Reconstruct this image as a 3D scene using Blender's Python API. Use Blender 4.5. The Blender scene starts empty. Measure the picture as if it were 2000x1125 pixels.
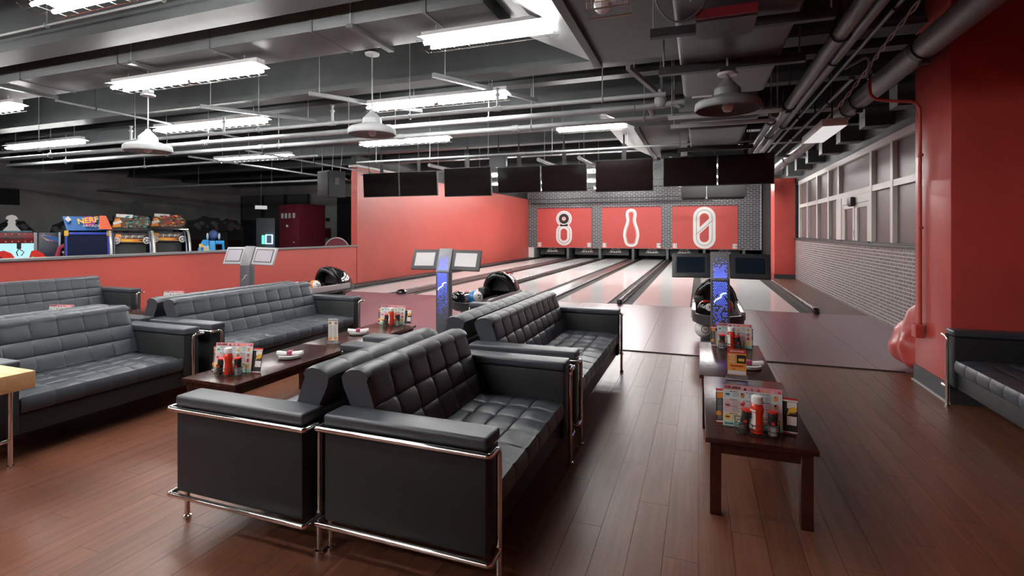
import bpy, bmesh, math, random
from mathutils import Vector, Matrix
random.seed(7)
R = random.Random(11)
PI = math.pi
S = bpy.context.scene
COL = S.collection

# ---------------------------------------------------------------- camera, world, exposure
cam = bpy.data.cameras.new('camera'); camo = bpy.data.objects.new('camera', cam); COL.objects.link(camo)
camo.location = (0, 0, 1.48)
camo.rotation_euler = (math.radians(90), 0, math.radians(20.1))
cam.sensor_fit = 'HORIZONTAL'; cam.sensor_width = 36; cam.lens = 18
cam.shift_y = -0.05525
cam.clip_start = 0.05; cam.clip_end = 200
S.camera = camo
w = bpy.data.worlds.new('world'); S.world = w; w.use_nodes = True
bg = w.node_tree.nodes['Background']; bg.inputs[0].default_value = (0.92, 0.95, 1.0, 1); bg.inputs[1].default_value = 0.3
S.view_settings.view_transform = 'Standard'; S.view_settings.look = 'None'
S.view_settings.exposure = 1.1; S.view_settings.gamma = 1.0; S.view_settings.use_curve_mapping = False
S.cycles.use_denoising = True
S.cycles.max_bounces = 8; S.cycles.diffuse_bounces = 4; S.cycles.glossy_bounces = 4
S.cycles.sample_clamp_indirect = 6.0
TUBE = 40.0          # emission of the fluorescent tubes

# ---------------------------------------------------------------- materials
MATS = {}
def mat(name, col, rough=0.5, metal=0.0, spec=0.5, noise=None, bump=None, coat=0.0, emit=None, estr=1.0, trans=0.0, ior=1.45, alpha=1.0, rvar=0.0):
    if name in MATS: return MATS[name]
    m = bpy.data.materials.new(name); m.use_nodes = True
    nt = m.node_tree; b = nt.nodes['Principled BSDF']
    c = (col[0], col[1], col[2], 1)
    b.inputs['Base Color'].default_value = c
    b.inputs['Roughness'].default_value = rough; b.inputs['Metallic'].default_value = metal
    b.inputs['Specular IOR Level'].default_value = spec
    b.inputs['Coat Weight'].default_value = coat; b.inputs['Coat Roughness'].default_value = 0.08
    b.inputs['Transmission Weight'].default_value = trans; b.inputs['IOR'].default_value = ior
    b.inputs['Alpha'].default_value = alpha
    if emit: b.inputs['Emission Color'].default_value = (*emit, 1); b.inputs['Emission Strength'].default_value = estr
    tc = nt.nodes.new('ShaderNodeTexCoord')
    if noise:
        sc, amt = noise[0], noise[1]
        n = nt.nodes.new('ShaderNodeTexNoise'); n.inputs['Scale'].default_value = sc; n.inputs['Detail'].default_value = 5
        if len(noise) > 2:
            mp = nt.nodes.new('ShaderNodeMapping'); mp.inputs['Scale'].default_value = noise[2]
            nt.links.new(tc.outputs['Object'], mp.inputs[0]); nt.links.new(mp.outputs[0], n.inputs[0])
        else: nt.links.new(tc.outputs['Object'], n.inputs[0])
        mr = nt.nodes.new('ShaderNodeMapRange'); mr.inputs[1].default_value = 0.3; mr.inputs[2].default_value = 0.7
        mr.inputs[3].default_value = 1 - amt; mr.inputs[4].default_value = 1 + amt
        nt.links.new(n.outputs['Fac'], mr.inputs[0])
        mx = nt.nodes.new('ShaderNodeVectorMath'); mx.operation = 'SCALE'; mx.inputs[0].default_value = col[:3]
        nt.links.new(mr.outputs[0], mx.inputs['Scale']); nt.links.new(mx.outputs[0], b.inputs['Base Color'])
        if rvar:
            mr2 = nt.nodes.new('ShaderNodeMapRange'); mr2.inputs[1].default_value = 0.3; mr2.inputs[2].default_value = 0.7
            mr2.inputs[3].default_value = rough - rvar; mr2.inputs[4].default_value = rough + rvar
            nt.links.new(n.outputs['Fac'], mr2.inputs[0]); nt.links.new(mr2.outputs[0], b.inputs['Roughness'])
    if bump:
        n2 = nt.nodes.new('ShaderNodeTexNoise'); n2.inputs['Scale'].default_value = bump[0]; n2.inputs['Detail'].default_value = 4
        bp = nt.nodes.new('ShaderNodeBump'); bp.inputs['Strength'].default_value = bump[1]; bp.inputs['Distance'].default_value = bump[2] if len(bump) > 2 else 0.01
        nt.links.new(tc.outputs['Object'], n2.inputs[0]); nt.links.new(n2.outputs['Fac'], bp.inputs['Height']); nt.links.new(bp.outputs[0], b.inputs['Normal'])
    MATS[name] = m
    return m

def wood_mat(name, dark, light, rough, stretch=(26, 1.6, 26), coat=0.0, var=0.25, bump=0.08, spec=0.38):
    m = bpy.data.materials.new(name); m.use_nodes = True
    nt = m.node_tree; L = nt.links; b = nt.nodes['Principled BSDF']
    tc = nt.nodes.new('ShaderNodeTexCoord'); oi = nt.nodes.new('ShaderNodeObjectInfo'); ge = nt.nodes.new('ShaderNodeNewGeometry')
    rs = nt.nodes.new('ShaderNodeMath'); rs.operation = 'ADD'
    L.new(oi.outputs['Random'], rs.inputs[0]); L.new(ge.outputs['Random Per Island'], rs.inputs[1])
    fr = nt.nodes.new('ShaderNodeMath'); fr.operation = 'FRACT'; L.new(rs.outputs[0], fr.inputs[0])
    of = nt.nodes.new('ShaderNodeMath'); of.operation = 'MULTIPLY'; of.inputs[1].default_value = 37.0; L.new(fr.outputs[0], of.inputs[0])
    cx = nt.nodes.new('ShaderNodeCombineXYZ')
    for i in range(3): L.new(of.outputs[0], cx.inputs[i])
    va = nt.nodes.new('ShaderNodeVectorMath'); va.operation = 'ADD'; L.new(tc.outputs['Object'], va.inputs[0]); L.new(cx.outputs[0], va.inputs[1])
    mp = nt.nodes.new('ShaderNodeMapping'); mp.inputs['Scale'].default_value = stretch; L.new(va.outputs[0], mp.inputs[0])
    n = nt.nodes.new('ShaderNodeTexNoise'); n.inputs['Scale'].default_value = 1.0; n.inputs['Detail'].default_value = 7; n.inputs['Roughness'].default_value = 0.62; n.inputs['Distortion'].default_value = 0.6
    L.new(mp.outputs[0], n.inputs[0])
    cr = nt.nodes.new('ShaderNodeValToRGB'); cr.color_ramp.elements[0].position = 0.3; cr.color_ramp.elements[1].position = 0.72
    cr.color_ramp.elements[0].color = (*dark, 1); cr.color_ramp.elements[1].color = (*light, 1); L.new(n.outputs['Fac'], cr.inputs[0])
    mr = nt.nodes.new('ShaderNodeMapRange'); mr.inputs[3].default_value = 1 - var; mr.inputs[4].default_value = 1 + var; L.new(fr.outputs[0], mr.inputs[0])
    sc = nt.nodes.new('ShaderNodeVectorMath'); sc.operation = 'SCALE'; L.new(cr.outputs[0], sc.inputs[0]); L.new(mr.outputs[0], sc.inputs['Scale'])
    L.new(sc.outputs[0], b.inputs['Base Color'])
    b.inputs['Roughness'].default_value = rough; b.inputs['Specular IOR Level'].default_value = spec; b.inputs['Coat Weight'].default_value = coat; b.inputs['Coat Roughness'].default_value = 0.12
    if bump:
        bp = nt.nodes.new('ShaderNodeBump'); bp.inputs['Strength'].default_value = bump; bp.inputs['Distance'].default_value = 0.004
        L.new(n.outputs['Fac'], bp.inputs['Height']); L.new(bp.outputs[0], b.inputs['Normal'])
    MATS[name] = m
    return m

def island_mat(name, col, rough, var=0.15, coat=0.0):
    m = bpy.data.materials.new(name); m.use_nodes = True
    nt = m.node_tree; L = nt.links; b = nt.nodes['Principled BSDF']
    oi = nt.nodes.new('ShaderNodeObjectInfo'); ge = nt.nodes.new('ShaderNodeNewGeometry')
    rs = nt.nodes.new('ShaderNodeMath'); rs.operation = 'ADD'; L.new(oi.outputs['Random'], rs.inputs[0]); L.new(ge.outputs['Random Per Island'], rs.inputs[1])
    fr = nt.nodes.new('ShaderNodeMath'); fr.operation = 'FRACT'; L.new(rs.outputs[0], fr.inputs[0])
    mr = nt.nodes.new('ShaderNodeMapRange'); mr.inputs[3].default_value = 1 - var; mr.inputs[4].default_value = 1 + var; L.new(fr.outputs[0], mr.inputs[0])
    sc = nt.nodes.new('ShaderNodeVectorMath'); sc.operation = 'SCALE'; sc.inputs[0].default_value = col; L.new(mr.outputs[0], sc.inputs['Scale'])
    L.new(sc.outputs[0], b.inputs['Base Color']); b.inputs['Roughness'].default_value = rough
    MATS[name] = m
    return m

leather = mat('black_leather', (0.038, 0.045, 0.055), 0.40, spec=0.55, bump=(260, 0.12, 0.002))
leather_side = mat('black_vinyl', (0.018, 0.0195, 0.021), 0.5, spec=0.4, bump=(320, 0.1, 0.002))
chrome = mat('chrome', (0.82, 0.80, 0.77), 0.1, 1.0)
steel = mat('brushed_steel', (0.55, 0.55, 0.56), 0.3, 1.0)
redwall = mat('red_paint', (0.49, 0.085, 0.068), 0.42, noise=(1.3, 0.05), bump=(55, 0.05, 0.004))
redcol = mat('red_gloss_paint', (0.50, 0.07, 0.058), 0.36, noise=(2.0, 0.07), bump=(28, 0.12, 0.006))
redpanel = mat('red_panel', (0.47, 0.06, 0.052), 0.5)
ceil_m = mat('ceiling_paint', (0.04, 0.044, 0.045), 0.8, noise=(6, 0.35), bump=(14, 0.9, 0.05))
beam_m = mat('beam_paint', (0.08, 0.088, 0.09), 0.5, noise=(3, 0.12))
duct_m = mat('duct_paint', (0.105, 0.115, 0.117), 0.45, noise=(2.5, 0.12))
ductd_m = mat('duct_paint_dark', (0.10, 0.107, 0.108), 0.45, noise=(2.5, 0.15))
pipe_m = mat('pipe_paint', (0.36, 0.385, 0.39), 0.45, noise=(5, 0.12))
piped_m = mat('pipe_paint_dark', (0.19, 0.20, 0.20), 0.42, noise=(5, 0.15), bump=(60, 0.1, 0.004))
black_m = mat('black_metal', (0.028, 0.03, 0.031), 0.5)
blackgloss = mat('black_gloss', (0.008, 0.008, 0.009), 0.1, coat=0.5)
screen_m = mat('black_screen', (0.006, 0.005, 0.005), 0.09)
plas_dark = mat('dark_plastic', (0.035, 0.036, 0.04), 0.42)
grey_m = mat('grey_plastic', (0.085, 0.09, 0.102), 0.4)
lightgrey = mat('light_grey_plastic', (0.42, 0.42, 0.44), 0.35)
white_m = mat('white_paint', (0.78, 0.77, 0.75), 0.45)
whiteframe = mat('cream_frame_paint', (0.82, 0.80, 0.76), 0.4)
dkwall = mat('charcoal_wall_paint', (0.034, 0.033, 0.034), 0.6, noise=(2.2, 0.5, (1, 1, 0.35)), bump=(30, 0.2, 0.01))
arcwall = mat('arcade_wall_paint', (0.45, 0.46, 0.46), 0.8, noise=(1.2, 0.15))
tubemat = mat('fluorescent_tube', (1, 1, 1), 0.5, emit=(1.0, 0.985, 0.96), estr=TUBE)
tubefar = mat('fluorescent_tube_far', (1, 1, 1), 0.5, emit=(1.0, 0.985, 0.96), estr=TUBE * 0.55)
tubeadded = mat('fluorescent_tube_added', (1, 1, 1), 0.5, emit=(1.0, 0.985, 0.96), estr=TUBE * 1.8)  # stronger emission for the rows added over the lanes
reflector = mat('white_enamel', (0.85, 0.85, 0.85), 0.35)
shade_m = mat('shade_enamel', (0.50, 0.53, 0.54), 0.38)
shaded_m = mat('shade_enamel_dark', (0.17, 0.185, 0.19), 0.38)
bulb_m = mat('frosted_bulb', (0.85, 0.85, 0.83), 0.3)
tablewood = wood_mat('dark_mahogany', (0.028, 0.0075, 0.0058), (0.055, 0.0155, 0.011), 0.25, (30, 2.0, 30), coat=0.0, var=0.06, bump=0.0)
floorwood = wood_mat('brown_floor_wood', (0.105, 0.038, 0.021), (0.185, 0.072, 0.042), 0.36, (34, 1.5, 34), var=0.07, bump=0.1)
approachwood = wood_mat('approach_laminate', (0.20, 0.098, 0.125), (0.225, 0.112, 0.14), 0.3, (60, 0.5, 60), var=0.04, bump=0.0, spec=0.24)
walkwood = wood_mat('walkway_laminate', (0.075, 0.034, 0.025), (0.12, 0.058, 0.043), 0.4, (34, 1.5, 34), var=0.05, bump=0.0)
pine = wood_mat('light_pine', (0.72, 0.42, 0.17), (0.86, 0.60, 0.32), 0.35, (3, 26, 26), var=0.05, bump=0.0)
lane_m = mat('lane_laminate', (0.82, 0.83, 0.82), 0.10, spec=0.16, noise=(0.9, 0.02, (4, 0.4, 1)))
gutter_m = mat('gutter_plastic', (0.035, 0.033, 0.034), 0.32)
cap_m = mat('lane_cap_brown', (0.10, 0.075, 0.072), 0.28)
brick_m = island_mat('glazed_grey_brick', (0.155, 0.135, 0.135), 0.38, 0.16)
brickfar_m = island_mat('slate_brick', (0.05, 0.054, 0.063), 0.45, 0.3)
mortar = mat('pale_mortar', (0.68, 0.65, 0.64), 0.8)
base_m = mat('charcoal_rubber', (0.04, 0.042, 0.045), 0.5)
pane_m = mat('mauve_reflection_glass', (0.15, 0.105, 0.108), 0.4, spec=0.4)  # mauve base stands in for the red wall reflected in the panes
acrylic = mat('clear_acrylic', (0.95, 0.96, 0.97), 0.05, trans=0.92, ior=1.49)
glass_m = mat('clear_glass', (0.97, 0.98, 0.98), 0.03, trans=0.95, ior=1.3)
ketchup = mat('ketchup_red', (0.62, 0.035, 0.012), 0.18, coat=0.4)
capwhite = mat('cap_white', (0.83, 0.82, 0.8), 0.35)
redplastic = mat('red_plastic', (0.68, 0.03, 0.02), 0.3)
paper = mat('white_paper', (0.80, 0.78, 0.75), 0.6)
salt_m = mat('white_salt', (0.78, 0.77, 0.76), 0.8)
pepper_m = mat('peppercorns', (0.10, 0.06, 0.045), 0.8, noise=(160, 0.8))
napkin = mat('white_napkin', (0.84, 0.83, 0.82), 0.75, bump=(50, 0.3, 0.006))
bandm = mat('maroon_band', (0.28, 0.02, 0.07), 0.5)
plate_m = mat('white_plate', (0.80, 0.79, 0.78), 0.25)
LED = mat('blue_led', (0.05, 0.08, 0.8), 0.4, emit=(0.05, 0.09, 1.0), estr=3.4)
LEDw = mat('pale_blue_led', (0.5, 0.6, 1.0), 0.4, emit=(0.55, 0.68, 1.0), estr=3.0)
def flat(name, c, rough=0.55): return mat(name, c, rough)
pink = flat('pink_print', (0.72, 0.30, 0.34)); pinkp = flat('pale_pink_print', (0.70, 0.52, 0.55)); mint = flat('mint_print', (0.40, 0.68, 0.60)); palebl = flat('pale_blue_print', (0.60, 0.70, 0.72))
cream = flat('cream_print', (0.75, 0.66, 0.45)); ink = flat('black_print', (0.015, 0.013, 0.013)); greytext = flat('grey_text_print', (0.30, 0.29, 0.29)); orange = flat('orange_print', (0.80, 0.28, 0.04))
yellow = flat('yellow_print', (0.85, 0.50, 0.06)); redp = flat('red_print', (0.55, 0.03, 0.03)); tan = flat('tan_print', (0.42, 0.23, 0.10)); maroonp = flat('maroon_print', (0.17, 0.012, 0.03)); tealp = flat('teal_print', (0.05, 0.26, 0.25)); purplep = flat('purple_print', (0.28, 0.10, 0.4))

# ---------------------------------------------------------------- mesh helpers
class MB:
    """collects verts/faces with a material index, then links them as one mesh object"""
    def __init__(s): s.v = []; s.f = []; s.mi = []; s.ms = []; s.sm = []
    def m(s, mt):
        if mt not in s.ms: s.ms.append(mt)
        return s.ms.index(mt)
    def add(s, vs, fs, mt, smooth=False, M=None):
        o = len(s.v)
        if M is not None: vs = [M @ Vector(q) for q in vs]
        s.v += [tuple(q) for q in vs]; k = s.m(mt)
        for f in fs: s.f.append([i + o for i in f]); s.mi.append(k); s.sm.append(smooth)
        return s
    def box(s, x0, x1, y0, y1, z0, z1, mt, M=None):
        vs = [(x, y, z) for x in (x0, x1) for y in (y0, y1) for z in (z0, z1)]
        fs = [(0, 1, 3, 2), (4, 6, 7, 5), (0, 4, 5, 1), (2, 3, 7, 6), (0, 2, 6, 4), (1, 5, 7, 3)]
        return s.add(vs, fs, mt, False, M)
    def bbox(s, x0, x1, y0, y1, z0, z1, mt, r=0.01, seg=2, M=None):
        bm = bmesh.new(); bmesh.ops.create_cube(bm, size=1)
        for q in bm.verts: q.co = ((x0 + x1) / 2 + q.co.x * (x1 - x0), (y0 + y1) / 2 + q.co.y * (y1 - y0), (z0 + z1) / 2 + q.co.z * (z1 - z0))
        bmesh.ops.bevel(bm, geom=bm.edges[:], offset=min(r, 0.45 * min(x1 - x0, y1 - y0, z1 - z0)), segments=seg, profile=0.6, affect='EDGES')
        bm.verts.index_update()
        s.add([q.co.copy() for q in bm.verts], [[q.index for q in f.verts] for f in bm.faces], mt, True, M); bm.free()
        return s
    def tube(s, pts, r, mt, n=8, caps=True, M=None, closed=False):
        P = [Vector(p) for p in pts]; k = len(P); vs = []; fs = []; up = None
        for i, p in enumerate(P):
            if closed: d = P[(i + 1) % k] - P[i - 1]
            else: d = (P[min(i + 1, k - 1)] - P[max(i - 1, 0)])
            d.normalize()
            if up is None:
                up = Vector((0, 0, 1)) if abs(d.z) < 0.9 else Vector((1, 0, 0))
            a = d.cross(up); 
            if a.length < 1e-6: a = d.orthogonal()
            a.normalize(); b2 = a.cross(d); b2.normalize(); up = b2
            rr = r[i] if isinstance(r, (list, tuple)) else r
            if not closed and 0 < i < k - 1:
                c1 = (P[i] - P[i - 1]).normalized(); c2 = (P[i + 1] - P[i]).normalized()
                ms = 1 / max(0.5, math.cos(c1.angle(c2, 0) / 2))
            else: ms = 1
            for j in range(n):
                t = 2 * PI * j / n
                vs.append(p + (a * math.cos(t) + b2 * math.sin(t)) * rr)
        for i in range(k if closed else k - 1):
            i2 = (i + 1) % k
            for j in range(n):
                fs.append((i * n + j, i * n + (j + 1) % n, i2 * n + (j + 1) % n, i2 * n + j))
        if caps and not closed:
            fs.append(tuple(range(n))[::-1]); fs.append(tuple((k - 1) * n + j for j in range(n)))
        return s.add(vs, fs, mt, True, M)
    def lathe(s, prof, mt, n=20, c=(0, 0, 0), M=None, smooth=True, close=True):
        vs = []; fs = []; k = len(prof)
        for r, z in prof:
            for j in range(n):
                t = 2 * PI * j / n
                vs.append((c[0] + r * math.cos(t), c[1] + r * math.sin(t), c[2] + z))
        for i in range(k - 1):
            for j in range(n): fs.append((i * n + j, i * n + (j + 1) % n, (i + 1) * n + (j + 1) % n, (i + 1) * n + j))
        if close: fs.append(tuple(range(n))[::-1]); fs.append(tuple((k - 1) * n + j for j in range(n)))
        return s.add(vs, fs, mt, smooth, M)
    def cyl(s, x, y, z0, z1, r, mt, n=14, M=None): return s.lathe([(r, z0), (r, z1)], mt, n, (x, y, 0), M)
    def sphere(s, c, r, mt, n=16, k=10, sc=(1, 1, 1), M=None):
        pr = [(max(1e-4, r * math.sin(PI * i / k)), -r * math.cos(PI * i / k)) for i in range(k + 1)]
        M2 = Matrix.Translation(c) @ Matrix.Diagonal((*sc, 1)); M2 = M @ M2 if M is not None else M2
        return s.lathe(pr, mt, n, (0, 0, 0), M2)
    def prism(s, poly, h0, h1, mt, M=None, smooth=False):
        """poly in local XY extruded along local Z"""
        n = len(poly); vs = [(x, y, h0) for x, y in poly] + [(x, y, h1) for x, y in poly]
        fs = [tuple(range(n))[::-1], tuple(range(n, 2 * n))] + [(i, (i + 1) % n, n + (i + 1) % n, n + i) for i in range(n)]
        return s.add(vs, fs, mt, smooth, M)
    def quad(s, x0, x1, y0, y1, z, mt, M=None): return s.add([(x0, y0, z), (x1, y0, z), (x1, y1, z), (x0, y1, z)], [(0, 1, 2, 3)], mt, False, M)
    def build(s, name, parent=None, loc=None, rot=None, **kw):
        me = bpy.data.meshes.new(name); me.from_pydata(s.v, [], s.f)
        for mt in s.ms: me.materials.append(mt)
        me.polygons.foreach_set('material_index', s.mi); me.polygons.foreach_set('use_smooth', s.sm); me.update()
        if any(s.sm):
            try: me.set_sharp_from_angle(angle=math.radians(38))
            except Exception: pass
        o = bpy.data.objects.new(name, me); COL.objects.link(o)
        if parent: o.parent = parent
        if loc: o.location = loc
        if rot: o.rotation_euler = rot
        for k, v in kw.items(): o[k] = v
        return o
def thing(name, label, cat, loc=(0, 0, 0), rz=0, group=None):
    o = bpy.data.objects.new(name, None); COL.objects.link(o); o.empty_display_size = 0.1
    o.location = loc; o.rotation_euler = (0, 0, rz); o['label'] = label; o['category'] = cat
    if group: o['group'] = group
    return o
def tag(o, label, cat, group=None):
    o['label'] = label; o['category'] = cat
    if group: o['group'] = group
    return o
def copy_tree(o, parent=None):
    c = o.copy(); COL.objects.link(c); c.parent = parent
    for ch in list(o.children): copy_tree(ch, c)
    return c
def place(o, loc, rz, label):
    o.location = loc; o.rotation_euler = (0, 0, rz); o['label'] = label
    return o
def text(name, s, size, mt, parent, M, ext=0.001, align='CENTER', sx=1.0, bold=0.0):
    cu = bpy.data.curves.new('t', 'FONT'); cu.body = s; cu.size = size; cu.extrude = ext; cu.align_x = align; cu.align_y = 'CENTER'; cu.resolution_u = 2; cu.offset = bold; cu.space_character = 1.0
    o = bpy.data.objects.new('t', cu); COL.objects.link(o)
    bpy.context.view_layer.update()
    me = bpy.data.meshes.new_from_object(o.evaluated_get(bpy.context.evaluated_depsgraph_get()))
    bpy.data.objects.remove(o); bpy.data.curves.remove(cu)
    me.transform(Matrix.Diagonal((sx, 1, 1, 1))); me.materials.clear(); me.materials.append(mt); me.name = name
    o = bpy.data.objects.new(name, me); COL.objects.link(o); o.parent = parent; o.matrix_local = M
    return o
def FX(loc, rx=90, ry=0, rz=0):
    """local XY plane stood up so that +Z of the sheet faces -Y (rx=90)"""
    from mathutils import Euler
    return Matrix.Translation(loc) @ Euler((math.radians(rx), math.radians(ry), math.radians(rz))).to_matrix().to_4x4()
def bend(pts, r=0.03, seg=4):
    """round the inner corners of a polyline"""
    P = [Vector(p) for p in pts]; out = [P[0]]
    for i in range(1, len(P) - 1):
        a = (P[i - 1] - P[i]); b = (P[i + 1] - P[i]); rr = min(r, a.length * 0.49, b.length * 0.49)
        a.normalize(); b.normalize(); p0 = P[i] + a * rr; p2 = P[i] + b * rr
        for k in range(seg + 1):
            t = k / seg; out.append(p0 * (1 - t) ** 2 + P[i] * 2 * t * (1 - t) + p2 * t * t)
    out.append(P[-1]); return out
def stadium(wd, ht, n=12, cx=0, cy=0):
    r = wd / 2; h = ht / 2 - r; p = []
    for k in range(n + 1): t = PI * k / n; p.append((cx + r * math.cos(t), cy + h + r * math.sin(t)))
    for k in range(n + 1): t = PI + PI * k / n; p.append((cx + r * math.cos(t), cy - h + r * math.sin(t)))
    return p
def circle(r, n=28, cx=0, cy=0): return [(cx + r * math.cos(2 * PI * k / n), cy + r * math.sin(2 * PI * k / n)) for k in range(n)]
def struct(o): o['kind'] = 'structure'; return o

WX = -8.85      # plane of the left red wall
RX = 2.79       # plane of the right brick wall
DK = 4.15       # ceiling deck
YA, YF, YP, YE = 6.45, 10.52, 28.9, 26.8    # approach start, foul line, lane end, masking wall

# ---------------------------------------------------------------- room shell
def vis(x, y, z=0.0):
    c, s = math.cos(math.radians(20.1)), math.sin(math.radians(20.1))
    d = -s * x + c * y; l = c * x + s * y
    if d < 0.3: return None
    u = 1000 + 1000 * l / d; v = 452 - 1000 * (z - 1.48) / d
    return d if (-90 < u < 2090 and v < 1290) else None
floor = struct(MB().box(-24, 4.2, -6.2, 31, -0.12, -0.012, mat('floor_slab', (0.012, 0.007, 0.006), 0.8)).build('floor'))
PWD, PLN = 0.152, 1.22
cells = []
row = 0; x = WX + 0.03
while x < 2.9:
    off = (row * 0.37 % 1.0) * PLN; y = -6.0 - off
    while y < YA:
        y0, y1 = max(y, -6.0), min(y + PLN, YA)
        if y1 - y0 > 0.03: cells.append((x, y0, y1))
        y += PLN
    x += PWD; row += 1
def pl_d(c):
    ds = [vis(c[0] + PWD / 2, yy) for yy in (c[1], (c[1] + c[2]) / 2, c[2])]
    ds = [q for q in ds if q]
    return min(ds) if ds else 999 + random.random()
cells.sort(key=pl_d)
GAP = 0.0016
pm_cache = {}
rest = MB()
for i, (x0, y0, y1) in enumerate(cells):
    ln = round(y1 - y0, 3)
    if i < 300:
        if ln not in pm_cache:
            b = MB(); b.box(0, PWD - GAP, 0, ln - GAP, -0.012, 0, floorwood); pm_cache[ln] = b.build('plank', floor).data
            o = floor.children[-1] if False else [q for q in bpy.data.objects if q.data == pm_cache[ln]][0]
        else:
            o = bpy.data.objects.new('plank', pm_cache[ln]); COL.objects.link(o); o.parent = floor
        o.location = (x0, y0, 0)
    else: rest.box(x0, x0 + PWD - GAP, y0, y0 + ln - GAP, -0.012, 0, floorwood)
rest.build('plank_field', floor, kind='stuff')
# approach: wide glossy laminate boards on a thin raised deck
aw = (2.62 - (WX + 0.03)) / 14
for i in range(14):
    MB().box(WX + 0.03 + i * aw, WX + 0.03 + (i + 1) * aw - 0.003, YA + 0.012, YF - 0.002, -0.012, 0.006, approachwood).build('approach_board', floor)
MB().box(2.62, RX - 0.002, YA + 0.012, YF - 0.002, -0.012, 0.006, approachwood).build('approach_board', floor)
MB().box(WX + 0.03, 2.03, YA, YA + 0.0115, -0.012, 0.012, black_m).build('edge_strip', floor)
MB().box(1.95, RX, YF, 18.7, -0.012, 0.004, walkwood).build('walkway', floor)

# left wall: half wall with an opening to the arcade, then full height
b = MB(); b.box(WX - 0.2, WX, -6, 11.75, 0, 1.065, redwall); struct(b.build('wall_left'))
struct(MB().bbox(WX - 0.24, WX + 0.035, -6, 11.77, 1.067, 1.105, mat('cap_grey', (0.17, 0.17, 0.175), 0.4), 0.006).build('trim_1'))
struct(MB().box(WX - 0.2, WX, 11.78, YE + 0.05, 0, 3.24, redwall).build('wall_left_full'))
struct(MB().box(WX - 0.2, WX - 0.03, 11.78, YE + 0.05, 3.245, DK, dkwall).build('wall_left_upper'))
struct(MB().box(WX, WX + 0.014, -6, YA, 0, 0.1, base_m).build('baseboard_left'))
# white frame leaning over the top end of the full wall
struct(MB().box(WX - 0.25, WX + 0.06, 11.72, 14.4, 3.25, 3.31, whiteframe).build('trim_2'))
# right wall: brick below, dark plaster above
wr = struct(MB().box(RX + 0.0006, RX + 0.3, 5.5, 18.8, 0, 1.225, mortar).build('wall_right'))
ch = 1.225 / 22; cells = []
for c in range(22):
    y = 6.0 - (0.155 if c % 2 else 0) ; k = 0
    while y < 18.75:
        ln = 0.215 if k % 2 == 0 else 0.10
        y0, y1 = max(y, 6.0), min(y + ln, 18.78)
        if y1 - y0 > 0.02: cells.append((c, y0, y1))
        y += ln + 0.016; k += 1
cells.sort(key=lambda q: (0 if q[1] > 8.25 else 1, q[1] + abs(q[0] - 12) * 0.02))
bc = {}; rest = MB()
for i, (c, y0, y1) in enumerate(cells):
    ln = round(y1 - y0, 3); z0 = c * ch + 0.005; dx = R.uniform(0, 0.0008)
    if i < 300:
        if ln not in bc:
            o = MB().box(0, 0.016, 0, ln, 0, ch - 0.0125, brick_m).build('brick', wr); bc[ln] = o.data
        else: o = bpy.data.objects.new('brick', bc[ln]); COL.objects.link(o); o.parent = wr
        o.location = (RX - dx, y0, z0)
    else: rest.box(RX - dx, RX + 0.016, y0, y1, z0, z0 + ch - 0.0125, brick_m)
rest.build('brick_field', wr, kind='stuff')
struct(MB().bbox(RX - 0.03, RX + 0.3, 6.2, 18.0, 1.227, 1.275, base_m, 0.006).build('trim_3'))
struct(MB().box(RX + 0.02, RX + 0.32, 5.5, 18.8, 2.975, DK, dkwall).build('wall_right_upper'))
struct(MB().box(RX + 0.10, RX + 0.3, -6, 5.44, 0, DK, redcol).build('wall_right_near'))
struct(MB().box(RX + 0.02, RX + 0.3, 18.8, 30, 0, DK, dkwall).build('wall_right_far'))
# glazed strip over the brick
win = struct(MB().box(RX + 0.13, RX + 0.2, 6.2, 17.25, 1.28, 2.97, mat('room_beyond', (0.05, 0.035, 0.035), 0.7)).build('window_1'))
ZS, ZT = 1.277, 2.972
mull = [17.16, 15.95, 14.72, 13.52, 10.42, 9.40, 7.6]
MB().box(RX - 0.02, RX + 0.1, 6.2, 17.25, 2.86, ZT, whiteframe).build('head_rail', win)
MB().box(RX - 0.005, RX + 0.1, 6.2, 17.25, ZS, ZS + 0.03, base_m).build('sill_rail', win)
MB().box(RX - 0.012, RX + 0.1, 6.2, 17.25, 2.17, 2.27, whiteframe).build('transom', win)
for y in mull: MB().box(RX - 0.018, RX + 0.1, y - 0.055, y + 0.055, ZS + 0.03, 2.86, whiteframe).build('mullion', win)
MB().box(RX - 0.018, RX + 0.1, 12.38, 12.78, ZS + 0.03, 2.17, whiteframe).build('mullion', win)
MB().box(RX - 0.018, RX + 0.1, 12.55, 12.68, 2.27, 2.86, whiteframe).build('mullion', win)
ed = [17.10, 16.01, 15.89, 14.78, 14.66, 13.58, 13.46, 12.78]
def pane(y0, y1, z0, z1): MB().box(RX + 0.045, RX + 0.055, min(y0, y1), max(y0, y1), z0, z1, pane_m).build('pane', win)
for a, c in ((17.10, 16.01), (15.89, 14.78), (14.66, 13.58), (13.46, 12.79), (10.36, 9.46), (9.34, 7.66)):
    pane(a, c, ZS + 0.03, 2.17)
for a, c in ((17.10, 16.01), (15.89, 14.78), (14.66, 13.58), (13.46, 12.69), (12.54, 10.48), (10.36, 9.46), (9.34, 7.66)): pane(a, c, 2.27, 2.86)
door = struct(MB().box(RX - 0.005, RX + 0.08, 12.28, 12.38, ZS, 2.17, whiteframe).box(RX - 0.005, RX + 0.08, 10.48, 10.58, ZS, 2.17, whiteframe).box(RX - 0.005, RX + 0.08, 10.58, 12.28, 2.02, 2.17, whiteframe).build('door_1'))
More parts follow.
